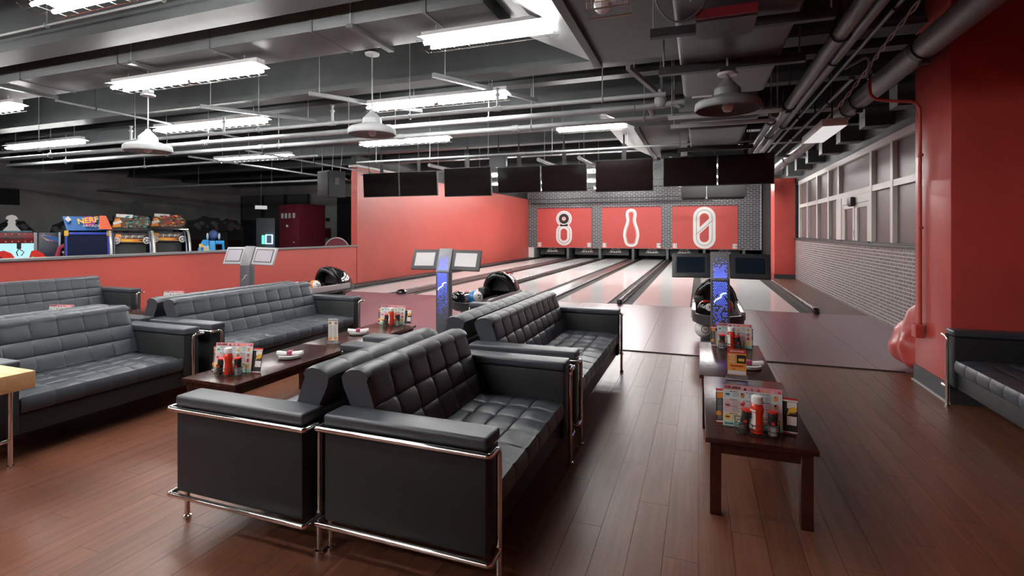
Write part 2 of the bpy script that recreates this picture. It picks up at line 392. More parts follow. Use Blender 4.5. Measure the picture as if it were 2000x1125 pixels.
for y0, y1 in ((11.50, 12.27), (10.59, 11.38)):
    d = MB().box(RX + 0.0, RX + 0.07, y0, y0 + 0.09, ZS, 2.01, whiteframe).box(RX, RX + 0.07, y1 - 0.09, y1, ZS, 2.01, whiteframe).box(RX, RX + 0.07, y0 + 0.09, y1 - 0.09, 1.93, 2.01, whiteframe).build('door_leaf', door)
    MB().box(RX + 0.03, RX + 0.04, y0 + 0.09, y1 - 0.09, ZS, 1.93, pane_m).build('pane', d)
MB().box(RX + 0.01, RX + 0.06, 11.385, 11.495, ZS, 2.01, whiteframe).build('astragal', door)
MB().bbox(RX - 0.09, RX - 0.002, 11.38, 11.62, 1.96, 2.14, black_m, 0.03).build('door_closer', door)
MB().tube([(RX - 0.03, 11.44, 1.36), (RX - 0.03, 11.44, 1.5)], 0.012, steel).build('door_handle', door)
# pillars
pil = struct(MB().bbox(2.03, 3.3, 5.43, 6.21, 0, 3.71, redcol, 0.012).build('pillar'))
MB().box(2.018, 2.03, 5.43, 6.21, 0, 0.16, base_m).build('baseboard', pil)
MB().box(2.018, 3.0, 5.418, 5.43, 0, 0.16, base_m).build('baseboard', pil)
MB().box(2.0, 2.018, 5.40, 6.21, 0, 0.012, mat('floor_trim_grey', (0.5, 0.48, 0.46), 0.5)).build('floor_trim', pil)
p2 = struct(MB().bbox(2.21, RX, 17.9, 18.75, 0, 3.14, redcol, 0.01).build('pillar'))
MB().box(2.2, RX, 17.888, 17.9, 0, 0.14, base_m).build('baseboard', p2)
# far masking wall: pale mortar with dark bricks, three red panels
fw = struct(MB().box(WX - 0.2, 2.76, YE + 0.02, YE + 0.3, 0.6, DK, mortar).build('wall_back'))
fb = MB(); c = 0; z = 0.62
PAN = [(-8.32, -5.33), (-4.78, -1.79), (-1.28, 1.73)]
while z < 4.05:
    x = WX - (0.13 if c % 2 else 0)
    while x < 2.72:
        x0, x1 = max(x, WX), min(x + 0.243, 2.72)
        hid = any(p0 < x0 and x1 < p1 and 0.66 < z < 2.66 for p0, p1 in PAN)
        if x1 - x0 > 0.03 and not hid: fb.box(x0, x1, YE + 0.008, YE + 0.021, z, z + 0.073, brickfar_m)
        x += 0.26
    z += 0.088; c += 1
fb.build('brick_field', fw, kind='stuff')
struct(MB().box(WX, RX + 0.3, 30.0, 30.2, 0, DK, dkwall).build('wall_back_pit'))
ceil = struct(MB().box(-24, RX + 0.3, -6.2, 31, DK, DK + 0.12, ceil_m).build('ceiling'))
# the hall goes on rearward of the view
struct(MB().box(-20.2, RX + 0.3, -6.2, -6.0, 0, DK, mat('rear_wall_paint', (0.20, 0.05, 0.045), 0.6)).build('wall_front'))
# arcade hall beyond the half wall
struct(MB().box(-20.2, -20.0, -6, 18.2, 0, DK, arcwall).build('wall_arcade_left'))
struct(MB().box(-20, WX - 0.2, 18.0, 18.2, 0, DK, arcwall).build('wall_arcade_back'))
struct(MB().box(-20, WX - 0.2, -6, 18, -0.012, 0.0, mat('arcade_carpet', (0.02, 0.018, 0.03), 0.9, noise=(9, 0.5))).build('floor_arcade'))

# ---------------------------------------------------------------- ceiling structure
def beam(y, zb, wd, x0=-20, x1=RX):
    """inverted tee: web up to the deck and a bottom flange"""
    MB().box(x0, x1, y - wd * 0.28, y + wd * 0.28, zb + 0.07, DK, beam_m).box(x0, x1, y - wd / 2, y + wd / 2, zb, zb + 0.07, beam_m).build('beam', ceil)
for y, zb, wd in ((-4.0, 3.5, 0.3), (-0.9, 3.5, 0.3), (1.3, 3.5, 0.3), (3.55, 3.47, 0.3), (6.05, 3.46, 0.3), (6.95, 3.56, 0.2), (7.85, 3.5, 0.2), (9.6, 3.46, 0.3), (11.3, 3.5, 0.26), (13.1, 3.5, 0.26), (15.2, 3.5, 0.26), (17.6, 3.5, 0.3), (20.5, 3.5, 0.3), (23.5, 3.5, 0.3)):
    beam(y, zb, wd)
# joist stubs bearing on the right wall
for y in (6.6, 8.05, 9.45, 10.95, 12.45, 13.95, 15.45, 16.9):
    o = MB().box(2.44, RX + 0.02, y - 0.01, y + 0.30, 3.13, 3.42, ductd_m).build('joist_end', bpy.data.objects['wall_right_upper'])

def duct_x(name, label, x0, x1, y0, y1, z0, z1, m_, seams, straps, rods=True):
    t = thing(name, label, 'duct', (x0, (y0 + y1) / 2, z0))
    cy = (y0 + y1) / 2
    MB().bbox(0, x1 - x0, y0 - cy, y1 - cy, 0, z1 - z0, m_, 0.03, 2).build('duct_body', t)
    for s in seams: MB().box(s - x0, s - x0 + 0.025, y0 - cy - 0.008, y1 - cy + 0.008, -0.008, z1 - z0 + 0.008, m_).build('seam_flange', t)
    for s in straps:
        b = MB().box(s - x0, s - x0 + 0.07, y0 - cy - 0.04, y1 - cy + 0.04, -0.04, -0.002, ductd_m)
        for yy in (y0 - cy - 0.025, y1 - cy + 0.025): b.tube([(s - x0 + 0.035, yy, -0.03), (s - x0 + 0.035, yy, DK - z0)], 0.006, pipe_m, 6)
        b.build('hanger_strap', t)
    return t
duct_x('air_duct', 'long grey rectangular air duct crossing the ceiling behind the first beam', -13.0, -1.72, 4.0, 4.62, 3.42, 3.92, duct_m, (-9.6, -8.2, -6.35, -4.9, -3.55, -2.3), (-8.7, -6.1, -3.1))
# plenum with a sloping left side where the long duct joins it
def plenum(label, y0, y1, x0=-0.95, x1=-0.17, zb=3.14):
    t = thing('duct_plenum', label, 'duct', ((x0 + x1) / 2, (y0 + y1) / 2, zb)); hx = (x1 - x0) / 2; hy = (y1 - y0) / 2
    MB().box(-hx, hx, -hy, hy, 0, 0.85, ductd_m).build('plenum_body', t)
    MB().prism([(-hx - 0.003, 0.0), (-hx - 0.003, 0.85), (-hx - 0.72, 0.85), (-hx - 0.72, 0.36)], -hy + 0.02, hy - 0.02, duct_m, Matrix(((1, 0, 0, 0), (0, 0, -1, 0), (0, 1, 0, 0), (0, 0, 0, 1)))).build('sloped_transition', t)
    MB().box(-hx - 0.02, -hx + 0.05, -hy, hy, -0.045, -0.002, ductd_m).build('edge_angle', t)
    for sx in (-hx, hx):
        for sy in (-hy + 0.1, hy - 0.1): MB().tube([(sx * 0.9, sy, 0.85), (sx * 0.9, sy, DK - zb)], 0.006, pipe_m, 6).build('hanger_rod', t)
plenum('dark square duct plenum with sloped lit side above the centre sofas', 3.0, 5.05)
plenum('far duct plenum with sloped side above the hanging screens', 8.3, 11.9)
def duct_y(label, x0, x1, y0, y1, z0, z1, m_, angles):
    t = thing('air_duct', label, 'duct', ((x0 + x1) / 2, (y0 + y1) / 2, z0)); cx, cy = (x0 + x1) / 2, (y0 + y1) / 2
    MB().bbox(x0 - cx, x1 - cx, y0 - cy, y1 - cy, 0, z1 - z0, m_, 0.05, 3).build('duct_body', t)
    for y, ov in angles:
        b = MB().box(x0 - cx - ov, x1 - cx + ov, y - cy - 0.03, y - cy + 0.03, -0.07, -0.003, black_m)
        for sx in (x0 - cx - ov + 0.04, x1 - cx + ov - 0.04): b.tube([(sx, y - cy, -0.05), (sx, y - cy, DK - z0)], 0.008, piped_m, 6)
        b.build('support_angle', t)
duct_y('wide dark duct running lengthwise above the right table', -0.16, 0.62, 2.2, 5.75, 2.9, 3.4, ductd_m, ((4.62, 0.17),))
duct_y('far lengthwise grey duct section above the right screens', -0.14, 0.6, 7.35, 9.3, 2.86, 3.3, duct_m, ((8.9, 0.2),))
duct_x('air_duct', 'black duct box hanging low in front of the far wall at right', -0.6, 1.5, 19.0, 20.4, 2.66, 3.1, mat('matte_black', (0.008, 0.008, 0.008), 0.8, spec=0.2), (), (0.2,))
# air handling box between the two duct sections
t = thing('air_handler', 'grey air handling box hung on a strut between two duct sections', 'unit', (0.22, 6.5, 2.84))
MB().bbox(-0.38, 0.38, -0.3, 0.3, 0.06, 0.4, duct_m, 0.01).build('housing', t)
MB().bbox(-0.44, 0.44, -0.34, 0.34, 0.0, 0.057, duct_m, 0.01).build('drip_tray', t)
MB().box(-0.3, -0.08, -0.304, -0.301, 0.16, 0.34, paper).build('spec_label', t)
MB().box(0.0, 0.16, -0.304, -0.301, 0.24, 0.27, black_m).build('slot', t)
b = MB().box(-0.56, 0.62, -0.28, -0.24, -0.06, -0.02, pipe_m).box(-0.56, 0.62, 0.24, 0.28, -0.06, -0.02, pipe_m)
for sx in (-0.52, 0.58):
    for sy in (-0.26, 0.26): b.tube([(sx, sy, -0.06), (sx, sy, DK - 2.84)], 0.006, pipe_m, 6)
b.build('strut_frame', t)
# maroon panel box and caged lamp at the very top of the view
t = thing('junction_panel', 'maroon painted panel with grey flap above the black strut', 'panel', (0.22, 3.55, 3.02))
t.location = (0.15, 3.3, 2.69)
MB().box(-0.17, 0.17, -0.02, 0.02, 0.07, 0.125, flat('maroon_paint', (0.16, 0.01, 0.018), 0.4)).build('panel_face', t)
MB().box(-0.17, 0.17, 0.022, 0.32, 0.06, 0.075, duct_m).build('flap', t)
MB().tube([(-0.2, 0, 0.19), (-0.2, 0, 0.2)], 0.006, pipe_m).build('hanger_rod', t)
t = thing('caged_lamp', 'caged work lamp with white globe under the dark plenum', 'lamp', (-0.56, 3.4, 2.93))
b = MB()
for k in range(9): b.tube([(-0.3 + k * 0.075, -0.1, 0.0), (-0.3 + k * 0.075, -0.12, 0.1), (-0.3 + k * 0.075, -0.1, 0.137)], 0.003, chrome, 5)
for z in (0.0, 0.05, 0.1): b.tube([(-0.32, -0.11, z), (0.32, -0.11, z)], 0.004, chrome, 5)
b.tube([(-0.32, -0.1, 0), (-0.32, 0.1, 0), (0.32, 0.1, 0), (0.32, -0.1, 0)], 0.006, chrome, 5, closed=True)
t.scale = (0.45, 0.8, 0.8); b.build('wire_guard', t); MB().sphere((-0.1, 0, 0.07), 0.075, bulb_m, sc=(1.7, 1, 1)).build('globe', t)
MB().box(0.0, 0.28, -0.06, 0.06, 0.06, 0.137, lightgrey).build('housing', t)

def strut(label, p0, p1, z, hgt, m_, rods):
    t = thing('ceiling_strut', label, 'strut', ((p0[0] + p1[0]) / 2, (p0[1] + p1[1]) / 2, z)); d = Vector((p1[0] - p0[0], p1[1] - p0[1], 0)); ln = d.length; a = math.atan2(d.y, d.x); t.rotation_euler.z = a
    MB().box(-ln / 2, ln / 2, -0.025, 0.025, 0, hgt, m_).build('channel', t)
    for r in rods: MB().tube([(r, 0, hgt), (r, 0, DK - z)], 0.006, pipe_m, 6).build('hanger_rod', t)
strut('perforated black strut under the wide duct near the camera', (-0.32, 3.68), (0.80, 3.72), 2.82, 0.06, black_m, (-0.54, 0.54))
strut('grey strut channel beside the second pendant lamp', (-2.95, 5.35), (-2.15, 6.9), 3.3, 0.05, pipe_m, (-0.7, 0.8))
strut('grey strut channel right of the second pendant lamp', (-4.9, 5.5), (-4.0, 6.9), 3.3, 0.05, pipe_m, (-0.7, 0.7))
strut('grey strut channel over the third row of sprinkler pipes', (-6.9, 5.5), (-6.0, 6.9), 3.3, 0.05, pipe_m, (-0.7, 0.7))
strut('short strut carrying the tee of pipes by the plenum', (-0.72, 5.6), (-0.42, 7.2), 3.22, 0.05, pipe_m, (-0.6, 0.6))

# sprinkler mains running across the room
def pipe_x(label, x0, x1, y, z, r, hang, heads=(), coup=(), pipe_m=pipe_m):
    t = thing('sprinkler_pipe', label, 'pipe', (x0, y, z))
    MB().tube([(0, 0, 0), (x1 - x0, 0, 0)], r, pipe_m, 10).build('pipe', t)
    for h in hang:
        b = MB().tube([(h - x0, 0, r + 0.02), (h - x0, 0, DK - z)], 0.006, pipe_m, 6)
        b.tube([(h - x0, (r + 0.012) * math.cos(a * PI / 6), (r + 0.012) * math.sin(a * PI / 6)) for a in range(12)], 0.006, pipe_m, 5, closed=True)
        b.build('hanger', t)
    for h in heads:
        hd = MB().cyl(h - x0, 0, r * 0.7, 0.16, 0.019, pipe_m, 10).lathe([(0.03, 0.16), (0.03, 0.185), (0.012, 0.2), (0.02, 0.245), (0.03, 0.25), (0.03, 0.255)], pipe_m, 10, (h - x0, 0, 0)).build('sprinkler_head', t)
    for c in coup: MB().tube([(c - x0 - 0.05, 0, 0), (c - x0 + 0.05, 0, 0)], r * 1.3, pipe_m, 10).build('coupling', t)
pipe_x('nearest sprinkler pipe with upright heads, passing behind the pendant lamps', -14.0, -0.35, 5.9, 3.0, 0.026, (-11.5, -8.9, -6.2, -3.6, -1.05), (-9.0, -6.9, -4.85, -2.35), (-4.86, -2.35))
pipe_x('middle sprinkler main with grooved couplings', -14.0, -0.75, 6.45, 3.0, 0.04, (-12.2, -9.4, -7.9, -5.0, -2.7), (), (-8.0, -4.3))
pipe_x('far sprinkler main reaching the lengthwise pipe on the right', -15.0, 1.02, 7.1, 3.0, 0.036, (-12.9, -9.8, -7.0, -4.6, -2.3, -0.7), (), (-7.4, -4.5, -2.55))
pipe_x('thin pipe across the arcade ceiling', -19.9, -7.2, 8.3, 3.0, 0.022, (-16, -12.2, -9.0), (), ())
pipe_x('thin pipe hung above the row of black screens', -7.0, 0.9, 9.3, 2.98, 0.02, (-6.5, -5.2, -3.9, -2.6, -1.2), (), (-3.2,))
pipe_x('rear pipe above the lanes behind the screens', -8.6, 2.0, 11.6, 3.0, 0.03, (-7.4, -5.1, -2.6, 0.3), (), ())
pipe_x('far arcade pipe beyond the loudspeaker', -19.9, -9.3, 11.9, 2.95, 0.03, (-18, -15, -12), (), ())
pipe_x('lowest black pipe in front of the far brick wall', -8.4, 0.6, 25.9, 2.95, 0.04, (-7, -4, -1), (), (), black_m)
pipe_x('upper black pipe in front of the far brick wall', -8.4, 1.4, 25.3, 3.12, 0.03, (-6, -2.4), (), (), black_m)
pipe_x('thin pale conduit along the first ceiling beam at top left', -9.5, -3.2, 3.3, 3.6, 0.012, (-7.6, -6.3, -4.6), (), ())
# valve cluster on the tee by the plenum
t = thing('pipe_valve', 'cast valve cluster with elbows on the middle sprinkler main', 'valve', (-0.62, 6.45, 3.0))
MB().tube(bend([(-0.12, 0.0, 0.0), (0.0, 0, 0), (0.55, -0.0, 0.03), (0.78, -0.2, 0.12)], 0.05), 0.036, pipe_m, 10).build('elbow_pipe', t)
MB().lathe([(0.05, -0.08), (0.075, -0.03), (0.075, 0.03), (0.05, 0.08)], pipe_m, 14, (0.18, 0, 0.06)).cyl(0.18, 0, 0.14, 0.2, 0.03, pipe_m, 10).build('valve_body', t)
MB().tube([(0.05, 0, 0.0), (0.05, 0.42, 0.0)], 0.034, pipe_m, 10).build('branch_pipe', t)
MB().tube([(0.34, 0, 0.0), (0.42, -0.08, -0.06)], 0.02, pipe_m, 8).tube([(0.42, 0, 0.02), (0.50, -0.08, -0.03)], 0.02, pipe_m, 8).build('drain_stubs', t)
MB().cyl(0.18, 0, 0.2, DK - 3.0, 0.007, pipe_m, 6).build('hanger_rod', t)

# pipes running along the room on the right
def pipe_y(label, x, y0, y1, z, r, m_, rods, coup=(), name='ceiling_pipe'):
    t = thing(name, label, 'pipe', (x, y0, z))
    MB().tube([(0, 0, 0), (0, y1 - y0, 0)], r, m_, 14).build('pipe', t)
    for c in coup:
        MB().tube([(0, c - y0 - 0.04, 0), (0, c - y0 + 0.04, 0)], r * 1.14, black_m, 14).box(-0.03, 0.03, c - y0 - 0.04, c - y0 + 0.04, -r * 1.4, -r * 1.1, black_m).build('coupling', t)
    for c in rods:
        b = MB().tube([(0, c - y0, r), (0, c - y0, DK - z)], 0.007, black_m, 6)
        b.tube([((r + 0.01) * math.cos(a * PI / 7), c - y0, (r + 0.01) * math.sin(a * PI / 7)) for a in range(14)], 0.009, black_m, 5, closed=True)
        b.build('hanger', t)
pipe_y('big dark drain pipe with black collar passing the near red pillar', 1.80, 2.0, 17.6, 3.05, 0.105, piped_m, (7.6, 9.6, 12.4, 15.3), (5.3, 7.2))
pipe_y('larger of the two side by side pipes above the walkway', 1.03, 2.4, 17.5, 3.02, 0.06, piped_m, (4.6, 7.0, 9.0, 12.2), (7.1,))
pipe_y('smaller pipe hugging the larger lengthwise pipe', 1.18, 2.4, 17.0, 3.08, 0.05, piped_m, (5.5, 8.6, 11.5))
pipe_y('thin conduit right of the paired pipes', 1.33, 2.4, 16.5, 3.1, 0.018, piped_m, (4.4, 8.2, 12.0))
pipe_y('second thin conduit near the braided cable', 1.45, 6.0, 16.5, 3.02, 0.02, piped_m, (7.0, 9.5, 13.0))
pipe_y('lower pipe under the paired pipes beyond the air handler', 0.86, 6.9, 16.0, 2.9, 0.045, piped_m, (7.3, 10.5))
pipe_y('slim pale pipe slanting under the long duct at the left', -8.4, 4.5, 7.6, 3.3, 0.016, pipe_m, (5.0, 7.0))
pipe_y('slim pale pipe above the arcade near the loudspeaker', -9.6, 7.4, 14.0, 2.98, 0.02, pipe_m, (8.6, 10.5, 13.0))
pipe_y('slim pale pipe lengthwise left of the hanging screens', -7.9, 7.2, 11.4, 2.98, 0.018, pipe_m, (7.6, 9.0, 11.0))
# braided pinkish cable looping along the big pipe
b = MB(); pts = [(1.62, 3.0, 3.42), (1.6, 4.6, 3.28), (1.62, 5.6, 3.22), (1.63, 6.3, 3.14), (1.58, 7.2, 2.98), (1.58, 8.1, 2.95), (1.55, 9.4, 2.84), (1.56, 10.4, 2.86), (1.54, 11.6, 2.72)]
sm = []
for i in range(len(pts) - 1):
    for k in range(14):
        t_ = k / 14; p = Vector(pts[i]).lerp(Vector(pts[i + 1]), t_); sm.append(p)
cab = mat('pale_cable', (0.52, 0.40, 0.38), 0.5)
for ph in (0, PI): b.tube([(p.x + 0.012 * math.cos(i * 0.8 + ph), p.y, p.z + 0.016 * math.sin(i * 0.8 + ph)) for i, p in enumerate(sm)], 0.008, cab, 5)
o = b.build('cable'); tag(o, 'twisted pale pink cable slung along the big drain pipe', 'cable')
t = thing('cable_loop', 'loose grey wire loop hanging from the ceiling left of the maroon panel', 'cable', (-0.12, 3.25, 2.75))
MB().tube(bend([(-0.14, 0, DK - 2.76), (-0.14, 0, 0.12), (-0.02, 0.02, -0.02), (0.14, 0.02, 0.05), (0.2, 0.05, 0.35), (0.2, 0.05, DK - 2.76)], 0.12, 6), 0.007, grey_m, 6).build('wire', t)
# red conduit on the pillar
t = thing('conduit', 'red painted conduit climbing the near pillar to the ceiling pipes', 'conduit', (1.99, 5.99, 0.0))
pts = bend([(0.005, 0, 0.58), (0.005, 0, 2.75), (0.0, 0.16, 2.86), (-0.05, 0.85, 2.98)], 0.16, 6) 
pts = bend([(0.008, 0.0, 0.58), (0.008, 0.0, 2.74), (-0.18, 0.12, 2.78), (-0.36, 0.16, 2.83), (-0.36, 0.16, 3.06)], 0.12, 6)
MB().tube(pts, 0.016, redcol, 10).build('red_pipe', t)
MB().tube(bend([(-0.36, 0.16, 3.06), (-0.36, 0.16, 3.28), (-0.55, 0.3, 3.2)], 0.08, 6), 0.018, lightgrey, 10).build('flexible_end', t)
MB().cyl(-0.36, 0.16, 3.03, 3.08, 0.022, chrome, 10).build('connector', t)
MB().bbox(-0.045, 0.028, -0.06, 0.055, 0.46, 0.585, redcol, 0.008).cyl(0.008, 0, 0.585, 0.6, 0.022, redcol, 10).build('junction_box', t)
for z in (1.5, 2.2): MB().bbox(-0.012, 0.028, -0.03, 0.03, z, z + 0.03, redcol, 0.005).build('pipe_clip', t)
# red lumpy painted footing behind the pillar
bm = bmesh.new(); bmesh.ops.create_icosphere(bm, subdivisions=4, radius=1.0)
import mathutils
for v in bm.verts:
    h = (v.co.z + 1) / 2
    n = mathutils.noise.noise(v.co * 2.1 + Vector((3, 1, 0))); a = math.atan2(v.co.y, v.co.x)
    flare = 0.30 + 0.75 * (1 - h) ** 1.5
    k = flare * (1 + 0.16 * math.cos(a * 5 + h * 2) * (1 - h) + 0.25 * n)
    v.co = Vector((v.co.x * k * 0.42, v.co.y * k * 0.52, h * 0.80 + 0.03 * n))
me = bpy.data.meshes.new('footing'); bm.to_mesh(me); bm.free(); me.materials.append(redcol)
for p in me.polygons: p.use_smooth = True
o = bpy.data.objects.new('lumpy_footing', me); COL.objects.link(o); o.location = (2.26, 6.62, 0.0)
tag(o, 'lumpy glossy red footing bulging out behind the near pillar', 'footing')

# ---------------------------------------------------------------- lamps
def fixture(label, x0, x1, y, z=3.2, on=True, group=None):
    L = x1 - x0; t = thing('fluorescent_light', label, 'ceiling light', ((x0 + x1) / 2, y, z), 0, group); h = L / 2
    MB().prism([(-0.13, 0.085), (-0.06, 0.10), (0.06, 0.10), (0.13, 0.085), (0.13, 0.081), (0.06, 0.095), (-0.06, 0.095), (-0.13, 0.081)], -h, h, reflector, Matrix(((0, 0, 1, 0), (1, 0, 0, 0), (0, 1, 0, 0), (0, 0, 0, 1)))).build('reflector', t)
    MB().box(-h, h, -0.055, 0.055, 0.1, 0.15, reflector).build('ballast_housing', t)
    n = max(1, round(L / 1.2)); s = L / n
    for k in range(n):
        for yy in (-0.07, 0.07):
            MB().tube([(-h + k * s + 0.04, yy, 0.04), (-h + (k + 1) * s - 0.04, yy, 0.04)], 0.017, (tubeadded if 12 < y < 24 else tubefar if y > 24 else tubemat) if on else white_m, 6).build('tube', t)
    b = MB()
    for k in range(int(L / 0.15) + 1):
        xx = -h + k * 0.15; b.tube([(xx, -0.15, 0.03), (xx, -0.10, 0.0), (xx, 0.10, 0.0), (xx, 0.15, 0.03)], 0.0022, chrome, 4)
    for yy, zz in ((-0.15, 0.03), (-0.1, 0), (0, 0), (0.1, 0), (0.15, 0.03)): b.tube([(-h, yy, zz), (h, yy, zz)], 0.0022, chrome, 4)
    b.build('wire_guard', t)
    top = 3.415 if 3.95 < y < 4.7 and x1 < -1.7 else 3.13 + 0.2 if False else DK
    for xx in (-h * 0.8, h * 0.8): MB().tube([(xx, 0, 0.15), (xx, 0, top - z)], 0.005, pipe_m, 5).build('hanger_rod', t)
    return t
FIX = [(-6.79, -4.46, 4.27, 'lit tube light above the left lounge, behind the left pendant lamp'),
       (-2.45, -1.17, 4.27, 'short lit tube light beside the dark duct plenum'),
       (-11.4, -9.05, 4.4, 'lit tube light cut by the left edge under the long duct'),
       (-4.48, -2.33, 6.2, 'lit tube light above the middle pendant lamp'),
       (-8.96, -6.48, 6.3, 'lit tube light right of the left pendant lamp over the pipes'),
       (-13.8, -11.4, 6.55, 'lit tube light low at the left edge over the arcade'),
       (-6.5, -4.47, 8.75, 'lit tube light over the leftmost hanging screens'),
       (-2.36, -1.13, 8.67, 'short lit tube light above the middle hanging screens'),
       (-11.4, -9.0, 9.5, 'dimly seen lit tube light over the end of the half wall'),
       (-4.9, -2.5, 2.52, 'lit tube light at the top left corner of the view'),
       (-9.4, -7.0, 2.4, 'lit tube light out of view over the left sofas'),
       (-4.9, -2.5, 0.4, 'lit tube light rearward of the view on the left'),
       (-9.2, -6.8, 0.3, 'lit tube light rearward of the view at far left'),
       (-4.9, -2.5, -2.0, 'second lit tube light rearward of the view'),
       (-9.2, -6.8, -2.0, 'second lit tube light rearward of the view at far left'),
       (-4.9, -2.5, -4.6, 'rearmost lit tube light rearward of the view'),
       (-7.6, -5.2, 15.3, 'added tube light brightening the left lanes beyond the screens'), (-4.2, -1.8, 15.3, 'added tube light brightening the middle lanes beyond the screens'), (-0.8, 1.6, 15.3, 'added tube light brightening the right lanes beyond the screens'),  # these three rows are added, kept behind the screens, to brighten the lanes
       (-7.6, -5.2, 18.4, 'added tube light brightening the left lanes, second row beyond the screens'), (-4.2, -1.8, 18.4, 'added tube light brightening the middle lanes, second row beyond the screens'), (-0.8, 1.6, 18.4, 'added tube light brightening the right lanes, second row beyond the screens'),
       (-7.6, -5.2, 21.5, 'added tube light brightening the left lanes, third row beyond the screens'), (-4.2, -1.8, 21.5, 'added tube light brightening the middle lanes, third row beyond the screens'), (-0.8, 1.6, 21.5, 'added tube light brightening the right lanes, third row beyond the screens'),
       (-7.8, -5.4, 25.6, 'lit tube light at the far wall above the figure panel'), (-4.6, -2.2, 25.6, 'lit tube light at the far wall above the pin panel'), (-1.0, 1.4, 25.0, 'lit tube light at the far wall above the slashed zero panel')]
for x0, x1, y, lb in FIX: fixture(lb, x0, x1, y, 3.2 if y < 12 else 3.26 if y < 24 else 3.78)
t = thing('flat_panel_light', 'faintly glowing white flat panel light hung over the right walkway', 'ceiling light', (1.54, 7.8, 2.76))
MB().bbox(-0.14, 0.14, -0.65, 0.65, 0, 0.09, white_m, 0.01).build('housing', t)
MB().box(-0.125, 0.125, -0.63, 0.63, -0.006, 0, mat('diffuser', (0.85, 0.85, 0.84), 0.4, emit=(1, 1, 0.98), estr=0.28)).build('diffuser', t)
for yy in (-0.5, 0.5): MB().tube([(0, yy, 0.09), (0, yy, DK - 2.76)], 0.01, black_m, 6).build('hanger_rod', t)

def pendant(label, x, y, z, stem, m_, top=DK):
    t = thing('pendant_lamp', label, 'pendant lamp', (x, y, z))
    prof = [(0.25, 0.0), (0.255, 0.012), (0.25, 0.055), (0.232, 0.072), (0.105, 0.115), (0.10, 0.17), (0.085, 0.185), (0.05, 0.225), (0.025, 0.235), (0.024, 0.262)]
    inner = [(r - 0.006, zz - 0.004) for r, zz in prof[:-2]]
    MB().lathe(prof + inner[::-1], m_, 32, close=False).build('shade', t)
    MB().lathe([(0.012, 0.1), (0.018, 0.08), (0.042, 0.035), (0.045, 0.015), (0.03, -0.012), (0.002, -0.02)], bulb_m, 16).build('bulb', t)
    MB().cyl(0, 0, 0.262, stem, 0.007 if stem > 0.4 else 0.012, pipe_m, 8).build('stem', t)
    MB().lathe([(0.075, stem), (0.078, stem + 0.018), (0.03, stem + 0.03)], m_ if m_ != shaded_m else lightgrey, 18).build('ceiling_rose', t)
    MB().box(-0.06, 0.06, -0.03, 0.03, stem + 0.03, stem + 0.07, black_m).cyl(0, 0, stem + 0.07, top - z, 0.008, pipe_m, 6).build('mounting', t)
pendant('left pale dome pendant lamp on a chain over the hidden left table', -6.2, 4.26, 2.44, 0.66, shade_m)
pendant('middle pale dome pendant lamp over the left dark tables', -3.33, 4.69, 2.53, 0.86, shade_m)
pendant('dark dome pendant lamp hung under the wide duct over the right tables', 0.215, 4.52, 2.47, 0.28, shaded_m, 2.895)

# ---------------------------------------------------------------- lanes
LN = [(-8.19, -7.09, 11), (-6.22, -5.12, 12), (-4.74, -3.64, 13), (-2.81, -1.75, 14), (-1.27, -0.17, 15), (0.59, 1.69, 16)]
LN = [(-8.17, -7.08), (-6.22, -5.13), (-4.72, -3.62), (-2.81, -1.77), (-1.27, -0.17), (0.62, 1.71)]
desc = ['beside the red wall at far left', 'second from the red wall', 'left of the ball return in the middle', 'right of the ball return in the middle', 'left of the blue lit kiosk in front', 'rightmost, next to the brown walkway']
for (x0, x1), ds in zip(LN, desc):
    t = thing('bowling_lane', 'glossy pale bowling lane ' + ds, 'bowling lane', ((x0 + x1) / 2, YF, 0)); h = (x1 - x0) / 2
    MB().box(-h, h, 0.003, YP - YF, -0.012, 0.01, lane_m).build('lane_bed', t)
    b = MB()
    for k in range(-3, 4): b.add([(k * 0.14 - 0.012, 4.4 - abs(k) * 0.28, 0.0104), (k * 0.14 + 0.012, 4.4 - abs(k) * 0.28, 0.0104), (k * 0.14, 4.56 - abs(k) * 0.28, 0.0104)], [(0, 1, 2)], cap_m)
    for k in (-4, -3, -2, -1, 1, 2, 3, 4): b.prism(circle(0.009, 6, k * 0.115, 2.0), 0.0101, 0.0106, cap_m)
    b.build('aiming_marks', t)
    for s in (-1, 1):
        pr = [(s * (h + 0.102) + 0.1 * math.cos(a), -0.002 - 0.07 * math.sin(a)) for a in [PI * k / 6 for k in range(7)]]
        vs = [(x, yy, z) for yy in (0.0, YP - YF) for x, z in pr]
        MB().add(vs, [(i, i + 1, 8 + i, 7 + i) for i in range(6)], gutter_m, True).build('gutter', t)
# caps between and beside the lanes
n = 2
def cap(x0, x1, rail=None, m_=cap_m, hgt=0.03):
    global n
    n += 1
    o = struct(MB().bbox(x0, x1, YF + 0.01, YP, -0.01, hgt, m_, 0.01).build('trim_%d' % (n + 1)))
    if rail is not None:
        MB().tube([(rail, YF + 0.05, 0.075), (rail, YP - 0.6, 0.075)], 0.028, mat('rail_grey', (0.25, 0.25, 0.26), 0.25, 0.6), 10).build('bumper_rail', o)
        MB().bbox(rail - 0.05, rail + 0.05, YF - 0.09, YF + 0.09, 0.007, 0.115, blackgloss, 0.03, 3).build('rail_nose', o)
cap(WX + 0.002, LN[0][0] - 0.205, None, black_m, 0.06)
for i in range(5):
    a, c = LN[i][1] + 0.205, LN[i + 1][0] - 0.205
    if c - a < 0.06: m_ = (a + c) / 2; a, c = m_ - 0.03, m_ + 0.03
    cap(a, c, (a + c) / 2 if i in (1, 3) else None)
cap(LN[5][1] + 0.205, LN[5][1] + 0.32, LN[5][1] + 0.25)
